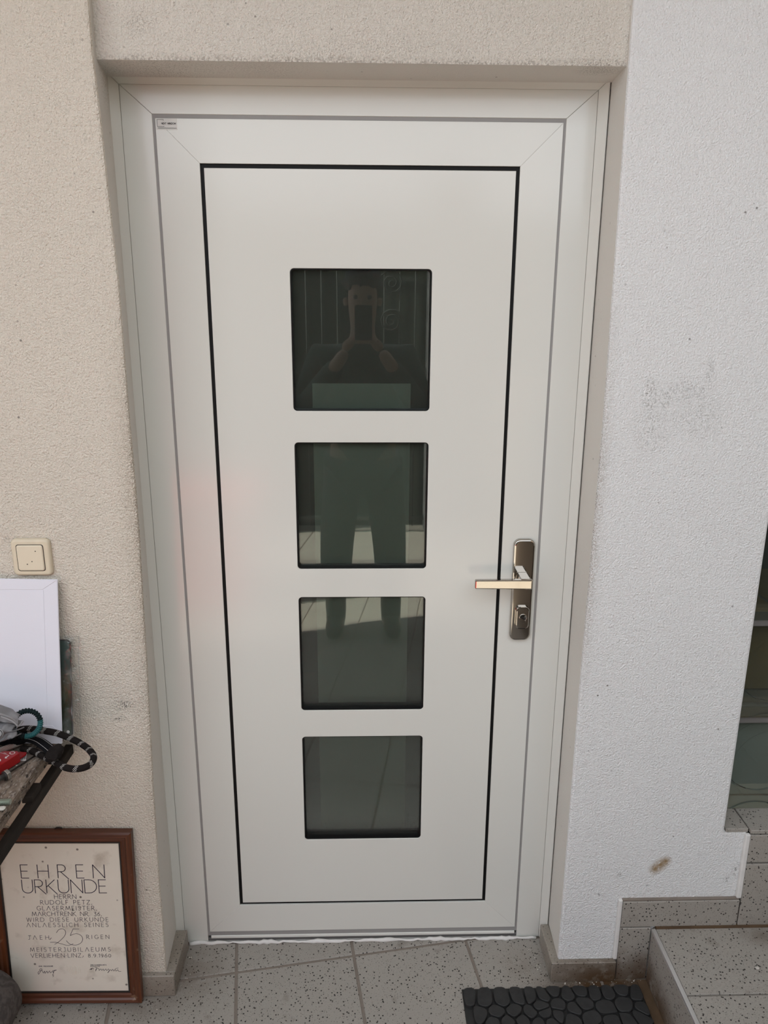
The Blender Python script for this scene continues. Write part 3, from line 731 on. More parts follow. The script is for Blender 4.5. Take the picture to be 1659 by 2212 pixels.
prism('bottom_flap', [(-EW+.002, .0), (-.001, .0), (-.014, .036), (-.020, .041), (-EW+.02, .041)], -.0008, .0001, MT['envelope'], ev, 'y', .0003, xf=xf)

# metal picture plate inside a clear bag
xf, L = lean(-.622, -.2045, TZ+.003, -.1600, .962)
def plate_mat():
    t = NT('landscape_print'); t.set(.3, 0, .4); z = t.math('ADD', t.sep()[2], t.math('MULTIPLY', t.noise(18, 3), .02))
    rp = t.n('ShaderNodeValToRGB'); t.l(t.map(z, TZ, .985), rp.inputs[0]); e = rp.color_ramp.elements
    e[0].position = 0; e[0].color = (.012, .022, .010, 1); e[1].position = 1; e[1].color = (.035, .060, .055, 1)
    for p, c in ((.40, (.016, .028, .008)), (.46, (.05, .055, .02)), (.52, (.10, .085, .05)), (.62, (.075, .08, .06)), (.70, (.045, .065, .055)), (.9, (.05, .085, .075))):
        k = e.new(p); k.color = (*c, 1)
    x = t.math('ADD', t.sep()[0], t.math('MULTIPLY', t.noise(60, 2), .004))
    zz = t.math('MULTIPLY', t.map(t.sep()[2], .78, .80), t.map(t.sep()[2], .88, .86))
    t.col(t.mix(t.math('MULTIPLY', t.map(x, -.637, -.632, 0., .25), zz), rp.outputs[0], (.08, .025, .04))); return t.m
pl = empty('picture_plate', (-.66, -.2, TZ), 'small green landscape picture plate sealed in clear plastic, half behind the envelope', 'picture')
prism('plate', rrect(-.10, -.006, .004, L, .010), 0, .0015, plate_mat(), pl, 'y', .0003, xf=xf)
ring('plate_rim', rrect(-.10, -.006, .004, L, .010), rrect(-.098, -.0085, .0065, L-.0025, .008), -.0004, .0005, MT['dark_edge'], pl, xf=xf)
lathe('rivet_hole', [(0, .0008), (.0030, .0006), (.0034, 0)], MT['print_white'], pl, 16, xf @ Matrix.Translation((-.0165, 0, .0165)) @ Matrix.Rotation(math.pi/2, 4, 'X'))
bm = bmesh.new(); bmesh.ops.create_grid(bm, x_segments=24, y_segments=40, size=.5)
for v in bm.verts:
    u, t = v.co.x+.5, v.co.y+.5
    v.co = Vector((-.105+.118*u+(.003*math.sin(t*9) if u > .97 else 0), -.003-.0022*math.sin(u*17+t*11)*math.sin(t*14+u*5), -.002+(L+.012)*t))
bag = from_bm('clear_bag', bm, MT['plastic'], pl, True, xf)
for zz, am in ((.6, .004), (.3, .003)):
    pass
tube('bag_seam', [xf @ Vector((.0118+.0012*math.sin(i*.9), -.0035, .0+(L+.008)*i/24)) for i in range(25)], .0011, MT['plastic'], bag, 6)
tube('bag_fold', [xf @ Vector((-.004+.002*math.sin(i*.7), -.0052, .004+(L)*i/24)) for i in range(25)], .0014, MT['plastic'], bag, 6)

# grey crumpled cap or cloth
random.seed(11)
def heap(name, cx, cy, cz, rx, ry, rz, mat, parent, seed):
    bm = bmesh.new(); bmesh.ops.create_icosphere(bm, subdivisions=5, radius=1)
    rnd = random.Random(seed); waves = [(Vector((rnd.gauss(0, 1), rnd.gauss(0, 1), rnd.gauss(0, 1)))*rnd.uniform(2, 6.5), rnd.uniform(0, 6), rnd.uniform(.3, 1)) for _ in range(9)]
    for v in bm.verts:
        n = v.co.copy(); d = 0
        for k, ph, a in waves: d += a*(1-abs(math.sin(k.dot(n)+ph)))**2*.16/ (k.length**.5)
        r = .80+d
        v.co = Vector((n.x*rx*r, n.y*ry*r, n.z*rz*r))
        if v.co.z < -rz*.55: v.co.z = -rz*.55
        v.co += Vector((cx, cy, cz))
    return from_bm(name, bm, mat, parent, True)
gc = empty('grey_cloth_cap', (-.80, -.23, TZ), 'crumpled grey cloth cap lying on the table clutter before the envelope', 'cap')
def folded(name, prof, px0, px1, y0, thick, seed):
    """cloth folded over itself: prof = fold curve (depth towards camera, height), run from left to the gathered right end"""
    rnd = random.Random(seed); C_ = catmull([(d, h, 0) for d, h in prof], 7); n = 40; bm = bmesh.new(); rows = []
    A_, B_ = onY(*px0, y0), onY(*px1, y0-.01)
    ph = [rnd.uniform(0, 6) for _ in range(6)]
    for i in range(n+1):
        t = i/n; c = A_.lerp(B_, t); k = 1-.72*max(0, (t-.25)/.75)**1.4
        row = []
        for jj, q in enumerate(C_):
            v = jj/len(C_)
            wv = .0045*math.sin(9*t+ph[0]+5*v)+.0035*math.sin(17*t+ph[1]-9*v)+.002*math.sin(31*t+ph[2]+14*v)
            row.append(bm.verts.new((c.x+.006*math.sin(8*v+ph[3]), c.y-q.x*(.5+.5*k)-wv, c.z+(q.y*k)+wv*.6)))
        rows.append(row)
    for a, b in zip(rows, rows[1:]):
        for m_ in range(len(a)-1): bm.faces.new((a[m_], a[m_+1], b[m_+1], b[m_]))
    bmesh.ops.recalc_face_normals(bm, faces=bm.faces)
    bmesh.ops.solidify(bm, geom=bm.faces, thickness=thick)
    return from_bm(name, bm, MT['cloth'], gc, True)
folded('cloth', [(-.01, .044), (.012, .050), (.030, .038), (.036, .024), (.022, .016), (.010, .010), (.030, .004), (.046, -.008), (.044, -.022), (.028, -.030), (.012, -.036)], (-62, 1556), (47, 1558), -.262, .0022, 5)
folded('brim_fold', [(.0, .020), (.020, .022), (.034, .012), (.040, -.002), (.034, -.018), (.020, -.026), (.0, -.030)], (-60, 1578), (40, 1578), -.275, .0022, 9)
def pxc(L, z): return [onZ(x, y, zz) if isinstance(z, list) else onZ(x, y, z) for (x, y), zz in zip(L, z if isinstance(z, list) else L)]
tube('piping', catmull([onY(x, y, -.308+.0004*x) for x, y in [(0, 1542), (14, 1547), (26, 1552), (36, 1562), (40, 1568), (46, 1562), (50, 1557)]]), .0022, MT['piping'], gc, 8)
tube('piping', catmull([onY(x, y, -.309) for x, y in [(2, 1548), (16, 1553), (28, 1559), (37, 1567)]]), .0015, MT['piping'], gc, 8)
BC = onY(-3, 1585, -.322)
bd = lathe('round_badge', [(0, .001), (.0085, .001), (.009, 0), (.009, -.002)], MT['piping'], gc, 24, Matrix.Translation(BC) @ Matrix.Rotation(math.radians(70), 4, 'X'))
XB = Matrix.Translation(BC) @ Matrix.Rotation(math.radians(-20), 4, 'X') @ Matrix.Translation((0, -.0015, 0))
ribbons('badge_ring', R2([arc(0, 0, .0075, .0075, 0, 360, 24), arc(0, 0, .004, .004, 40, 320, 14)], .0012), MT['print_black'], bd, XB)

# teal and black braided cord ring, standing in the clutter
cc = empty('braided_cord_loop', onZ(62, 1590, TZ), 'small black and teal braided cord loop standing beside the grey cap', 'cord')
cen = onY(58, 1563, -.262); tx = Vector((1, .15, 0)).normalized(); tz = Vector((0, .25, 1)).normalized()
def cord(a0, a1, mat, name, n=44):
    pts = [cen+tx*(.0265*math.cos(math.radians(a0+(a1-a0)*i/n)))+tz*(.0265*math.sin(math.radians(a0+(a1-a0)*i/n))) for i in range(n+1)]
    tube(name, pts, lambda t: .0052+.0011*math.sin(t*n*1.55), mat, cc, 10, up=Vector((0, 1, 0)))
cord(12, 262, MT['tealdark'], 'dark_braid', 90); cord(-98, 12, MT['teal'], 'teal_braid', 56)

# black climbing rope loop hanging over the table edge
RZ = TZ+.0085
loop = [(300, 575), (400, 562), (500, 560), (600, 572), (750, 598), (920, 630), (1080, 688), (1270, 775), (1430, 880), (1515, 985), (1522, 1060), (1470, 1140), (1360, 1195), (1210, 1215), (1060, 1188), (930, 1120), (820, 1065), (700, 1005), (590, 945), (480, 905), (360, 880)]
rp = tube('rope_loop', catmull([q if q.y < -.236 else onY(x/7.54, 1500+y/7.54, -.236) for x, y in loop for q in [onZ(x/7.54, 1500+y/7.54, RZ)]], 8), .0068, MT['rope_black'], None, 14)
tag(rp, 'black rope loop with white flecks hanging over the table edge', 'rope')
# black webbing strap with stitched lines and a leather tip
sp_ = empty('black_strap', onZ(60, 1600, TZ), 'black webbing strap with white stitching and frayed leather tip, across the rope', 'strap')
wp = [onZ(x/7.54, 1500+y/7.54, TZ+.0215) for i, (x, y) in enumerate([(-60, 735), (120, 735), (300, 728), (480, 722), (620, 760), (740, 840), (850, 930)])]
wl = catmull(wp, 8)
tube('webbing', wl, .0125, MT['black_web'], sp_, 12, flat=.30)
bm = bmesh.new()
for off in (-.0075, .0065):
    for i in range(8, len(wl)-2):
        for h_ in (0, .5):
            p = wl[i].lerp(wl[i+1], h_); t = (wl[i+1]-wl[i]).normalized(); s = t.cross(Vector((0, 0, 1))).normalized()
            c = p+s*off+Vector((0, 0, .0034))
            bm.faces.new([bm.verts.new(c+t*a*.0007+s*b*.0004) for a, b in ((-1, -1), (1, -1), (1, 1), (-1, 1))])
o = from_bm('stitching', bm, MT['print_white'], sp_); o['kind'] = 'stuff'
heap('leather_tip', *(onZ(118, 1626, TZ+.027)), .018, .027, .011, MT['leather'], sp_, 21)
heap('folded_end', *(onZ(22, 1594, TZ+.022)), .045, .022, .017, MT['black_web'], sp_, 31)
# white and red cord end
o = tube('white_cord', catmull([onZ(x, y, TZ+.012) for x, y in ((-30, 1630), (0, 1621), (22, 1613), (40, 1606), (46, 1604))]), lambda t: .0062*(1 if t < .93 else max(.3, (1-t)/.07)**.5), MT['rope_white'], None, 12)
tag(o, 'thick off-white cord end with red specks behind the red plastic case', 'cord')

# red plastic case with white printed signs
rc = empty('red_case', onZ(10, 1655, TZ), 'red plastic case with white arrow and ring print on the slab', 'case')
def pz(L, z0, z1, name, mat, parent, bv=.001):
    bm = bmesh.new(); A_ = [bm.verts.new(onZ(x, y, z1)) for x, y in L]; B_ = [bm.verts.new((v.co.x, v.co.y, z0)) for v in A_]; n = len(L)
    bm.faces.new(A_); bm.faces.new(B_[::-1])
    for i in range(n): bm.faces.new((A_[i], B_[i], B_[(i+1) % n], A_[(i+1) % n]))
    bmesh.ops.recalc_face_normals(bm, faces=bm.faces); bevel(bm, bv, 2); return from_bm(name, bm, mat, parent)
body = pz([(-70, 1640), (10, 1622), (38, 1622), (42, 1627), (2, 1652), (-70, 1695)], TZ+.006, TZ+.026, 'case_body', MT['red'], rc)
pz([(20, 1627), (42, 1623.5), (57.5, 1624.5), (56, 1628), (30, 1646), (0, 1665)], TZ+.009, TZ+.013, 'case_flap', MT['red'], rc, .0008)
tagm = pz([(38, 1636), (58, 1629), (56, 1642.5), (40, 1643)], TZ+.0035, TZ+.0042, 'barcode_tag', MT['print_white'], rc, .0001)
bm = bmesh.new()
for i in range(8):
    a = onZ(45+i*1.6, 1637-i*.9, TZ+.0045); b = onZ(44.6+i*1.55, 1642-i*.25, TZ+.0045); s = Vector((.0003+.0003*(i % 3), 0, 0))
    bm.faces.new([bm.verts.new(v) for v in (a, a+s, b+s, b)])
from_bm('bars', bm, MT['print_black'], tagm)
def stroke3(L, z, wd):
    P = [onZ(x, y, z) for x, y in L]; out = []
    for a, b in zip(P, P[1:]):
        d = (b-a).normalized(); n = Vector((-d.y, d.x, 0))*wd/2; out.append([a+n, b+n, b-n, a-n])
    return out
qs = stroke3([(26.5+5.2*math.cos(t*.3491)*1.05+1*math.sin(t*.3491), 1626.3-2.6*math.sin(t*.3491)) for t in range(19)], TZ+.0263, .0016)
qs += stroke3([(19.5, 1631.5), (12, 1637)], TZ+.0263, .0022)+stroke3([(15.5, 1637.5), (11, 1637.8), (13, 1634.3)], TZ+.0263, .0016)
qs += stroke3([(0, 1625.5), (18, 1631)], TZ+.0263, .0006)+stroke3([(-3, 1641), (1, 1640), (1, 1644), (-3, 1645)], TZ+.0263, .0016)
qs += stroke3([(8, 1626.3), (14, 1627.6)], TZ+.0263, .001)
bm = bmesh.new()
for q in qs: bm.faces.new([bm.verts.new(v) for v in q])
from_bm('sign_print', bm, MT['print_white'], body)
# thin dark sheet under the case
o = pz([(-60, 1690), (20, 1655), (60, 1626), (74, 1632), (60, 1641), (24, 1664), (-60, 1715)], TZ+.0005, TZ+.003, 'thin_sheet', MT['taupe'], None, .0006); tag(o, 'thin taupe sheet with dark rim under the red case', 'sheet')
tube('dark_rim', [onZ(x, y, TZ+.003) for x, y in ((-60, 1716), (24, 1665), (60, 1642), (75, 1632.5))], .0013, MT['dark_edge'], o, 6)
# hex bolt
hb = empty('hex_bolt', onZ(10, 1680, TZ), 'shiny zinc hex bolt lying in front of the red case', 'bolt')
a, b = onZ(19, 1672, TZ+.012), onZ(-45, 1706, TZ+.012); d = (a-b).normalized(); XB = Matrix.Translation(a) @ d.to_track_quat('Z', 'Y').to_matrix().to_4x4()
hx = [(.0112*math.cos(math.radians(60*i+18)), .0112*math.sin(math.radians(60*i+18))) for i in range(6)]
prism('bolt_head', hx, -.0075, 0, MT['zinc'], hb, 'z', .0008, 2, XB)
lathe('washer_face', [(0, -.0098), (.0098, -.0098), (.0102, -.0092), (.0102, -.0078), (0, -.0078)], MT['dark_edge'], hb, 28, XB)
lathe('shank', [(0, -.010), (.0058, -.010), (.0058, -.075), (0, -.075)], MT['zinc'], hb, 24, XB)
# threaded rod
a, b = onZ(23, 1732, TZ+.0055), onZ(-40, 1735, TZ+.0055); d = (a-b).normalized()
n = 300; pr_ = [(0, 0)]+[(.0054+(.0006 if i % 2 else -.0006), -.0008*i) for i in range(90)]+[(0, -.0008*90)]
o = lathe('threaded_rod', pr_, MT['thread'], None, 20, Matrix.Translation(a) @ d.to_track_quat('Z', 'Y').to_matrix().to_4x4(), False); tag(o, 'short galvanised threaded rod on the granite near the left edge', 'rod')
for (px, py, r_), lb in zip(((4, 1746, .006), (36, 1654, .004)), ('pale stone chip beside the threaded rod', 'tiny pale stone chip at the rim of the taupe sheet')):
    bm = bmesh.new(); bmesh.ops.create_icosphere(bm, subdivisions=2, radius=r_, matrix=Matrix.Translation(onZ(px, py, TZ+r_*.4)) @ Matrix.Diagonal((1.3, 1, .5, 1)))
    for v in bm.verts: v.co += Vector((random.uniform(-1, 1), random.uniform(-1, 1), random.uniform(-1, 1)))*r_*.15
    tag(from_bm('stone_chip', bm, MT['chip']), lb, 'stone')

bm = bmesh.new(); bmesh.ops.create_icosphere(bm, subdivisions=2, radius=.0045, matrix=Matrix.Translation(onZ(1636, 2091, .161)) @ Matrix.Diagonal((1.2, 1, .8, 1)))
for v in bm.verts: v.co += Vector((random.uniform(-1, 1), random.uniform(-1, 1), random.uniform(-1, 1)))*.0009
tag(from_bm('stone_chip', bm, MT['chip']), 'small pale pebble lying on the tread of the tiled step', 'stone')

# ------------------------------------------------------------------ framed certificate leaning at the skirting
W_, H_ = .3400, .4770
xf, L = lean(-.5435, -.187, .0005, -.1705, .4775)
xf = xf @ Matrix.Rotation(math.radians(.9), 4, 'Y') @ Matrix.Translation((-W_, 0, .004))
ce = empty('framed_certificate', (-.7, -.18, 0), 'framed old certificate in brown wooden frame leaning on the wall by the floor', 'certificate')
FB = .0285
def cert_frame():
    prof = [(0, .016), (0, .0), (.004, -.003), (.012, -.003), (.0155, .0005), (.0235, .001), (.0255, .004), (.0285, .0045), (.0285, .016)]
    segs = [('frame_upright', 1), ('frame_top', 2), ('frame_upright', 3), ('frame_bottom', 0)]
    C = [((0, 0), (1, 1)), ((W_, 0), (-1, 1)), ((W_, H_), (-1, -1)), ((0, H_), (1, -1))]
    for nm, (i, j), mt in (('frame_bottom', (0, 1), 'wood_h'), ('frame_upright', (1, 2), 'wood_v'), ('frame_top', (2, 3), 'wood_h'), ('frame_upright', (3, 0), 'wood_v')):
        poly = []
        for (c, s) in (C[i], C[j]): poly.append([(c[0]+s[0]*q, y, c[1]+s[1]*q) for q, y in prof])
        bm = bmesh.new(); V = [[bm.verts.new(p) for p in r] for r in poly]; n = len(prof)
        for k in range(n): bm.faces.new((V[0][k], V[0][(k+1) % n], V[1][(k+1) % n], V[1][k]))
        bm.faces.new(V[0][::-1]); bm.faces.new(V[1]); from_bm(nm, bm, MT[mt], ce, xf=xf)
cert_frame()
ring('inner_fillet', [(FB-.001, FB-.001), (W_-FB+.001, FB-.001), (W_-FB+.001, H_-FB+.001), (FB-.001, H_-FB+.001)], [(FB+.0025, FB+.0025), (W_-FB-.0025, FB+.0025), (W_-FB-.0025, H_-FB-.0025), (FB+.0025, H_-FB-.0025)], .0032, .008, MT['dark_edge'], ce, xf=xf)
sh = box('paper_sheet', FB-.002, W_-FB+.002, .0060, .0075, FB-.002, H_-FB+.002, MT['paper'], ce, xf=xf)
box('back_board', .004, W_-.004, .0085, .015, .004, H_-.004, MT['side_dark'], ce, xf=xf)
tube('hanger', [xf @ Vector((.170+.008*math.cos(t*.35), .014, H_+.003*math.sin(t*.35))) for t in range(10)], .0016, MT['dark_edge'], ce, 6)
inv = xf.inverted()
def cl(cx, cy):              # photo crop point -> sheet x,z
    px, py = cx/5.184, 1820+cy/5.184
    o_, d_ = inv @ CAM, inv.to_3x3() @ ray(px, py); t = (.0058-o_.y)/d_.y; p = o_+d_*t; return p.x, p.z
XS = xf @ Matrix.Translation((0, .0058, 0))
def line(s, l, r, top, bot, wd, name='lettering'):
    x0, z0 = cl(l, bot); x1, z1 = cl(r, top); z1 = cl(l, top)[1]; zr = cl(r, bot)[1]
    P = text(s, x0, x1, z0, z1); P = [[(x, z+(zr-z0)*.0*(x-x0)) for x, z in p] for p in P]
    return ribbons(name, R2(P, wd), MT['ink'], sh, XS)
line('EHREN', 240, 1163, 250, 398, .0019); line('URKUNDE', 255, 1184, 418, 566, .0019)
line('HERRN', 610, 850, 583, 630, .0011); line('RUDOLF PETZ,', 455, 1028, 647, 693, .0011); line('GLASERMEISTER,', 415, 1082, 713, 759, .0011)
line('MARCHTRENK NR. 36,', 360, 1135, 777, 823, .0011); line('WIRD DIESE URKUNDE', 300, 1210, 842, 886, .0010); line('ANLAESSLICH SEINES', 300, 1210, 902, 946, .0010)
line('JAEH', 318, 545, 1042, 1086, .0010); line('RIGEN', 970, 1220, 1036, 1078, .0010); line('/', 558, 572, 1040, 1086, .0012)
line('MEISTERJUBILAEUMS', 340, 1235, 1178, 1222, .0010); line('VERLIEHEN-LINZ/ 8.9.1960', 347, 1240, 1244, 1288, .0010)
def strokes(LL, wd, name):
    P = []
    for Lp in LL: P.append([(v.x, v.y) for v in catmull([(*cl(*p), 0) for p in Lp], 6)])
    return ribbons(name, R2(P, wd), MT['ink'], sh, XS)
strokes([[(632, 1010), (660, 975), (705, 967), (735, 1000), (720, 1050), (660, 1110), (612, 1140)], [(562, 1118), (620, 1117), (690, 1135), (760, 1152), (820, 1135)],
         [(885, 968), (835, 968), (818, 970), (800, 1008), (787, 1042)], [(787, 1042), (850, 1020), (905, 1040), (926, 1080), (905, 1125), (850, 1148), (790, 1140), (752, 1110), (745, 1098)]], .0011, 'numeral')
strokes([[(440, 1430), (455, 1412), (470, 1420), (450, 1450), (432, 1475), (428, 1450), (470, 1430), (485, 1462), (500, 1440), (505, 1465), (525, 1440), (535, 1462), (555, 1438), (565, 1460), (590, 1440), (598, 1462), (605, 1440), (632, 1427), (590, 1436)], [(600, 1468), (588, 1485), (600, 1490), (592, 1505)]], .0010, 'signature')
strokes([[(1005, 1425), (1025, 1408), (1018, 1425), (1040, 1405), (1045, 1420)], [(1062, 1400), (1085, 1398), (1070, 1440), (1078, 1415), (1105, 1410), (1110, 1432), (1130, 1415), (1140, 1432), (1155, 1416), (1165, 1434), (1185, 1416), (1195, 1434), (1215, 1416), (1222, 1440), (1205, 1460), (1235, 1425), (1250, 1436), (1262, 1420), (1275, 1438), (1290, 1420), (1300, 1440), (1318, 1424), (1330, 1442), (1355, 1443)], [(1290, 1412), (1325, 1405)]], .0010, 'signature')
line('DER PRESIDENT', 437, 592, 1381, 1391, .0007, 'small_print'); line('DER KAMMERAMTS', 1015, 1190, 1367, 1377, .0007, 'small_print'); line('DIREKTOR', 1015, 1115, 1383, 1391, .0007, 'small_print')
bm = bmesh.new()
for i in range(11):
    x0, z0 = cl(755+i*14, 1490-abs(i-5)*6); x1, z1 = cl(757+i*14, 1375+(i % 3)*10)
    c = bm_box(x0, x0+.0016, .0054, .0064, z0, z1, .0004); tmpm = bpy.data.meshes.new('t'); c.to_mesh(tmpm); c.free(); bm.from_mesh(tmpm)
from_bm('embossed_seal', bm, MT['paper'], sh, xf=xf)

# weathered round log end in the corner
lg = lathe('wooden_log', [(0, .185), (.03, .183), (.058, .173), (.075, .155), (.083, .130), (.086, .09), (.086, .0), (.07, -.015), (0, -.02)], MT['log'], None, 48, Matrix.Translation((-.889, -.3755, .088)) @ Matrix.Rotation(math.radians(90), 4, 'X') @ Matrix.Translation((0, 0, -.14)))
tag(lg, 'dark weathered round log end in front of the certificate', 'log')

# ------------------------------------------------------------------ doormat with raised stone pads
dm = empty('doormat', (.47, -.46, 0), 'black rubber doormat with raised stone pattern beside the step', 'mat')
MX0, MX1, MY0, MY1 = .2475, .6975, -.76, -.1635
box('base', MX0, MX1, MY0, MY1, .0003, .0035, MT['rubber'], dm, b=.001)
sites = [(110, 185), (230, 200), (365, 200), (485, 185), (575, 180), (670, 175), (745, 138), (850, 168), (945, 138), (1060, 150), (1145, 150), (1250, 122), (1375, 155), (90, 320), (200, 315), (320, 300), (460, 290), (570, 305), (650, 248), (785, 238), (690, 312), (783, 324), (900, 268), (965, 232), (1140, 262), (1270, 240), (1420, 275), (300, 372), (400, 372), (520, 350), (880, 352), (1030, 345), (1190, 366), (1310, 362), (1395, 335), (730, 372), (640, 378)]
ST = [onZ(980+x/3.456, 2100+y/3.456, .010).xy for x, y in sites]
random.seed(5)
y = min(p.y for p in ST)-.035
while y > MY0:
    x = MX0+random.uniform(.0, .04)
    while x < MX1:
        ST.append(Vector((x+random.uniform(-.008, .008), y+random.uniform(-.012, .012)))); x += random.uniform(.036, .058)
    y -= .043
def inset_cell(i):
    P = [(MX0+.002, MY0+.002), (MX1-.002, MY0+.002), (MX1-.002, MY1-.002), (MX0+.002, MY1-.002)]; c = ST[i]
    for j, o_ in enumerate(ST):
        if j == i or (o_-c).length > .16: continue
        d = (o_-c); n = d.normalized(); P = clip(P, n.x, n.y, n.dot((c+o_)/2)-.0019)
        if len(P) < 3: return None
    for _ in range(2):
        Q = []
        for k, p in enumerate(P):
            q = P[(k+1) % len(P)]; Q += [(p[0]*.78+q[0]*.22, p[1]*.78+q[1]*.22), (p[0]*.22+q[0]*.78, p[1]*.22+q[1]*.78)]
        P = Q
    return P
for i in range(len(ST)):
    if not (MX0 < ST[i].x < MX1 and MY0 < ST[i].y < MY1+.01): continue
    P = inset_cell(i)
    if not P or len(P) < 5: continue
    ar = abs(sum(a[0]*b[1]-b[0]*a[1] for a, b in zip(P, P[1:]+P[:1]))/2)
    if ar < 5e-5: continue
    bm = bm_prism(P, .002, .0115+random.uniform(-.0006, .0006), 'z'); bmesh.ops.dissolve_limit(bm, angle_limit=.12, verts=bm.verts, edges=bm.edges)
    bevel(bm, .0013, 1, [e for e in bm.edges if all(v.co.z > .008 for v in e.verts)])
    from_bm('pad', bm, MT['stone_pad'], dm)

# ------------------------------------------------------------------ the porch behind the camera (out of view: partly mirrored in the panes, partly added for the light)
o = box('ceiling', -2.2, 2.3, -1.30, -.02, TOP, TOP+.12, MT['ceil']); tag(o, 'plain porch ceiling over the door', None, None, 'structure')  # unseen roof, its depth shaped to let sky light reach the walls
o = box('wall_side', -2.3, -2.2, -1.45, .12, 0, TOP+1.4, MT['side']); tag(o, 'plain unseen side wall at far left, shaped to block the sun', None, None, 'structure')  # unseen; end and height shaped to keep sun off porch and person
o = box('wall_east_added', 2.3, 2.42, -5.0, .12, 0, 3.2, MT['side_dark']); tag(o, 'dark unseen wall added at right to block light from that side', None, None, 'structure')  # added out of view so light comes more from the left
o = box('wall_rear', -4.2, 3.2, -4.2, -4.0, 0, 2.3, MT['hedge']); tag(o, 'dark green garden boundary behind the porch', None, None, 'structure')
for i, x in enumerate((-1.15, .62)):
    o = box('pillar', x-.16, x+.16, -3.95, -3.65, 0, 2.5, MT['pier'], b=.01); tag(o, 'grey gate pillar mirrored '+('left' if i == 0 else 'right')+' of the photographer', 'pillar', None, 'structure')
gt = empty('iron_gate', (-.27, -3.8, 0), 'wrought iron scroll gate mirrored in the upper pane', 'gate')
for x in [-.95+.11*i for i in range(13)]: tube('bar', [Vector((x, -3.8, .05)), Vector((x, -3.8, 2.4))], .006, MT['iron'], gt, 6)
for z in (.1, 1.2, 2.35): box('rail', -.985, .455, -3.81, -3.79, z, z+.03, MT['iron'], gt)
for k in range(4):
    sp2 = [Vector((.20+.09*(1-t/26)*math.cos(t*.6)*(1 if k % 2 else -1), -3.78, 1.3+.26*k+.09*(1-t/26)*math.sin(t*.6))) for t in range(25)]
    tube('scroll', sp2, .006, MT['iron'], gt, 6, up=Vector((0, 1, 0)))
cb_ = box('added_cupboard', .84, 1.9, -3.0, -1.78, .0, 1.25, MT['side_dark'], b=.006); tag(cb_, 'dark timber cupboard mirrored at the right edge of the second pane', 'cupboard')  # added dark block for the nickel plate to reflect
box('door', .86, 1.36, -1.784, -1.770, .06, 1.20, MT['side_dark'], cb_, b=.003); box('door', 1.38, 1.88, -1.784, -1.770, .06, 1.20, MT['side_dark'], cb_, b=.003)
rb = empty('added_red_bin', (-.85, -2.5, 0), 'red plastic bin added out of view for a faint red reflection at left', 'bin')  # invented shape, added only to give the door a red reflection
prism('bin_body', [(-1.10, .0), (-.66, .0), (-.60, .62), (-1.16, .62)], -2.75, -2.30, MT['crate'], rb, 'y', .01, 2); box('bin_lid', -1.18, -.58, -2.78, -2.27, .62, .66, MT['crate'], rb, b=.008)

# ------------------------------------------------------------------ the photographer (mirrored in the panes)
ph = empty('person', (0, -1.98, 0), 'person in dark green jacket, dark trousers and black boots holding up a phone', 'person')
def skin(name, J, E_, mat, parent, lvl=1, root=0):
    me = bpy.data.meshes.new(name); me.from_pydata([j[0] for j in J], E_, []); o = mesh_obj(name, me, mat, parent)
    m = o.modifiers.new('skin', 'SKIN'); m.use_smooth_shade = True; me.skin_vertices.new() if not me.skin_vertices else None
    for i, j in enumerate(J):
        r = j[1] if isinstance(j[1], tuple) else (j[1], j[1]); me.skin_vertices[0].data[i].radius = r; me.skin_vertices[0].data[i].use_root = i == root
    s = o.modifiers.new('sub', 'SUBSURF'); s.levels = lvl; s.render_levels = lvl
    d = bpy.context.evaluated_depsgraph_get(); d.update(); m2 = bpy.data.meshes.new_from_object(o.evaluated_get(d)); o.modifiers.clear(); o.data = m2
    m2.materials.clear(); m2.materials.append(mat); m2.shade_smooth(); return o
Yb = -1.99
body = skin('body', [((0, Yb, .96), (.15, .11)), ((0, Yb-.01, 1.15), (.14, .10)), ((0, Yb-.02, 1.36), (.16, .11)), ((0, Yb-.01, 1.47), (.09, .08)), ((0, Yb+.02, 1.54), .055), ((0, Yb+.05, 1.62), (.070, .085)), ((0, Yb+.04, 1.73), (.078, .095)), ((0, Yb+.03, 1.80), (.055, .07)),
    ((-.10, Yb, .92), .085), ((-.135, Yb+.02, .50), .058), ((-.145, Yb-.02, .09), .042), ((.10, Yb, .92), .085), ((.135, Yb+.02, .50), .058), ((.145, Yb-.02, .09), .042),
    ((-.19, Yb-.01, 1.42), .06), ((-.27, Yb+.07, 1.19), .044), ((-.075, -1.740, 1.465), .028), ((.19, Yb-.01, 1.42), .06), ((.27, Yb+.07, 1.19), .044), ((.085, -1.740, 1.465), .028)],
    [(0, 1), (1, 2), (2, 3), (3, 4), (4, 5), (5, 6), (6, 7), (0, 8), (8, 9), (9, 10), (0, 11), (11, 12), (12, 13), (2, 14), (14, 15), (15, 16), (2, 17), (17, 18), (18, 19)], MT['skin'], ph, 2)
skin('jacket', [((0, Yb, .86), (.18, .13)), ((0, Yb-.01, 1.10), (.175, .13)), ((0, Yb-.02, 1.34), (.20, .135)), ((0, Yb-.01, 1.46), (.12, .105)), ((0, Yb, 1.52), (.085, .085)),
    ((-.21, Yb-.01, 1.42), .085), ((-.29, Yb+.06, 1.17), .068), ((-.105, -1.785, 1.415), .046), ((.21, Yb-.01, 1.42), .085), ((.29, Yb+.06, 1.17), .068), ((.115, -1.785, 1.415), .046)],
    [(0, 1), (1, 2), (2, 3), (3, 4), (2, 5), (5, 6), (6, 7), (2, 8), (8, 9), (9, 10)], MT['jacket'], ph, 2)
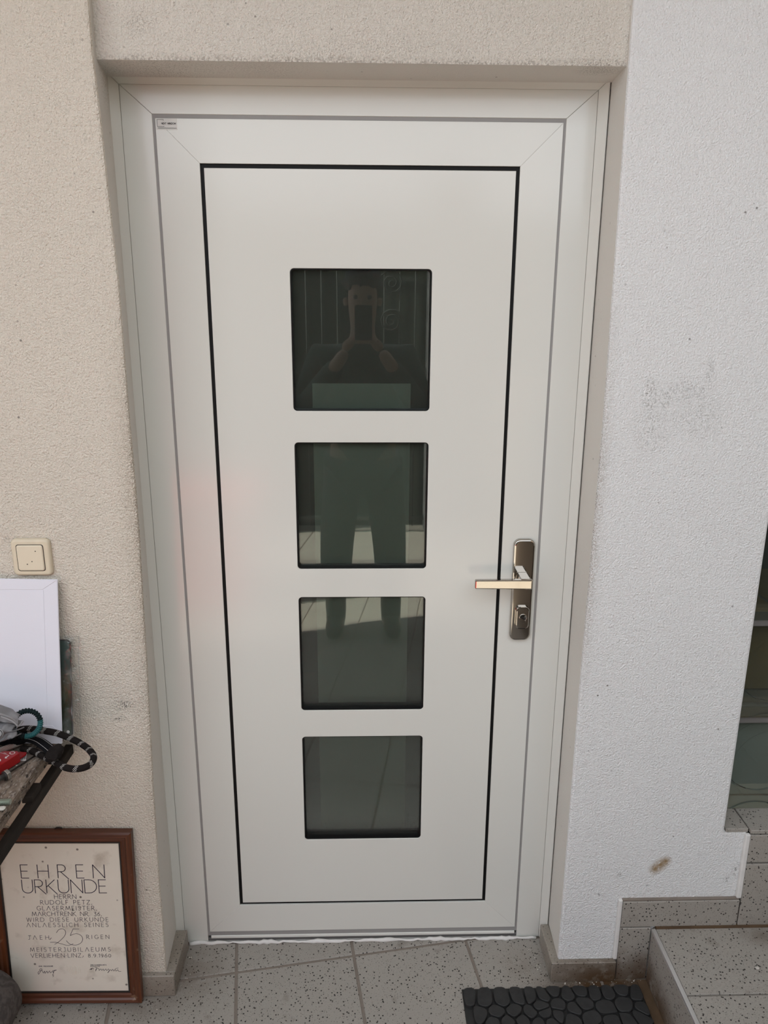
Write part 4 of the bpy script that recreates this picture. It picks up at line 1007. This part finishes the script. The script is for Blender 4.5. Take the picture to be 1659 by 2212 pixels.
skin('trousers', [((0, Yb, .93), (.165, .12)), ((-.10, Yb, .86), .112), ((-.135, Yb+.025, .50), .092), ((-.145, Yb-.01, .17), .080), ((.10, Yb, .86), .112), ((.135, Yb+.025, .50), .092), ((.145, Yb-.01, .17), .080)],
    [(0, 1), (1, 2), (2, 3), (0, 4), (4, 5), (5, 6)], MT['trousers'], ph, 2)
for s in (-1, 1):
    skin('boot', [((s*.145, Yb-.02, .30), .058), ((s*.145, Yb-.02, .12), .060), ((s*.145, Yb-.03, .055), .054), ((s*.150, Yb+.08, .053), .052), ((s*.155, Yb+.16, .044), .042)], [(0, 1), (1, 2), (2, 3), (3, 4)], MT['boot'], ph, 2)
    wx = .08*s
    skin('hand', [((wx, -1.735, 1.465), .026), ((wx*.85, -1.722, 1.495), .027)]+[((wx*.8-s*(.018*k-.012), -1.716+.004*k, 1.505+.006*k), .010) for k in range(4)]+[((wx*.55-s*.012*k, -1.713, 1.525+.012*k), .0085) for k in range(4)]+[((wx*.62, -1.735, 1.512), .010), ((wx*.45, -1.728, 1.527), .009)],
         [(0, 1), (1, 2), (1, 3), (1, 4), (1, 5), (2, 6), (3, 7), (4, 8), (5, 9), (1, 10), (10, 11)], MT['skin'], ph, 1)
heap('hair', 0, Yb+.018, 1.775, .098, .112, .080, MT['hair'], ph, 4)
for s in (-1, 1):
    lathe('eye', [(0, .010), (.008, .006), (.011, 0), (0, -.01)], MT['hair'], ph, 12, Matrix.Translation((s*.032, Yb+.128, 1.70)) @ Matrix.Rotation(math.pi/2, 4, 'X') @ Matrix.Scale(-1, 4, (0, 0, 1)))
    skin('ear', [((s*.077, Yb+.03, 1.66), (.010, .016)), ((s*.083, Yb+.02, 1.70), (.010, .02))], [(0, 1)], MT['skin'], ph, 1)
skin('nose', [((0, Yb+.130, 1.695), .010), ((0, Yb+.148, 1.663), .014)], [(0, 1)], MT['skin'], ph, 1)
box('mouth', -.022, .022, Yb+.115, Yb+.133, 1.622, 1.630, simple('lips', (.35, .14, .12)), ph, b=.003)
o = prism('mobile_phone', rrect(-.034, .042, 1.515, 1.664, .009), -1.704, -1.696, MT['phone'], None, 'y', .001); tag(o, 'black mobile phone held up in both hands by the person', 'phone')
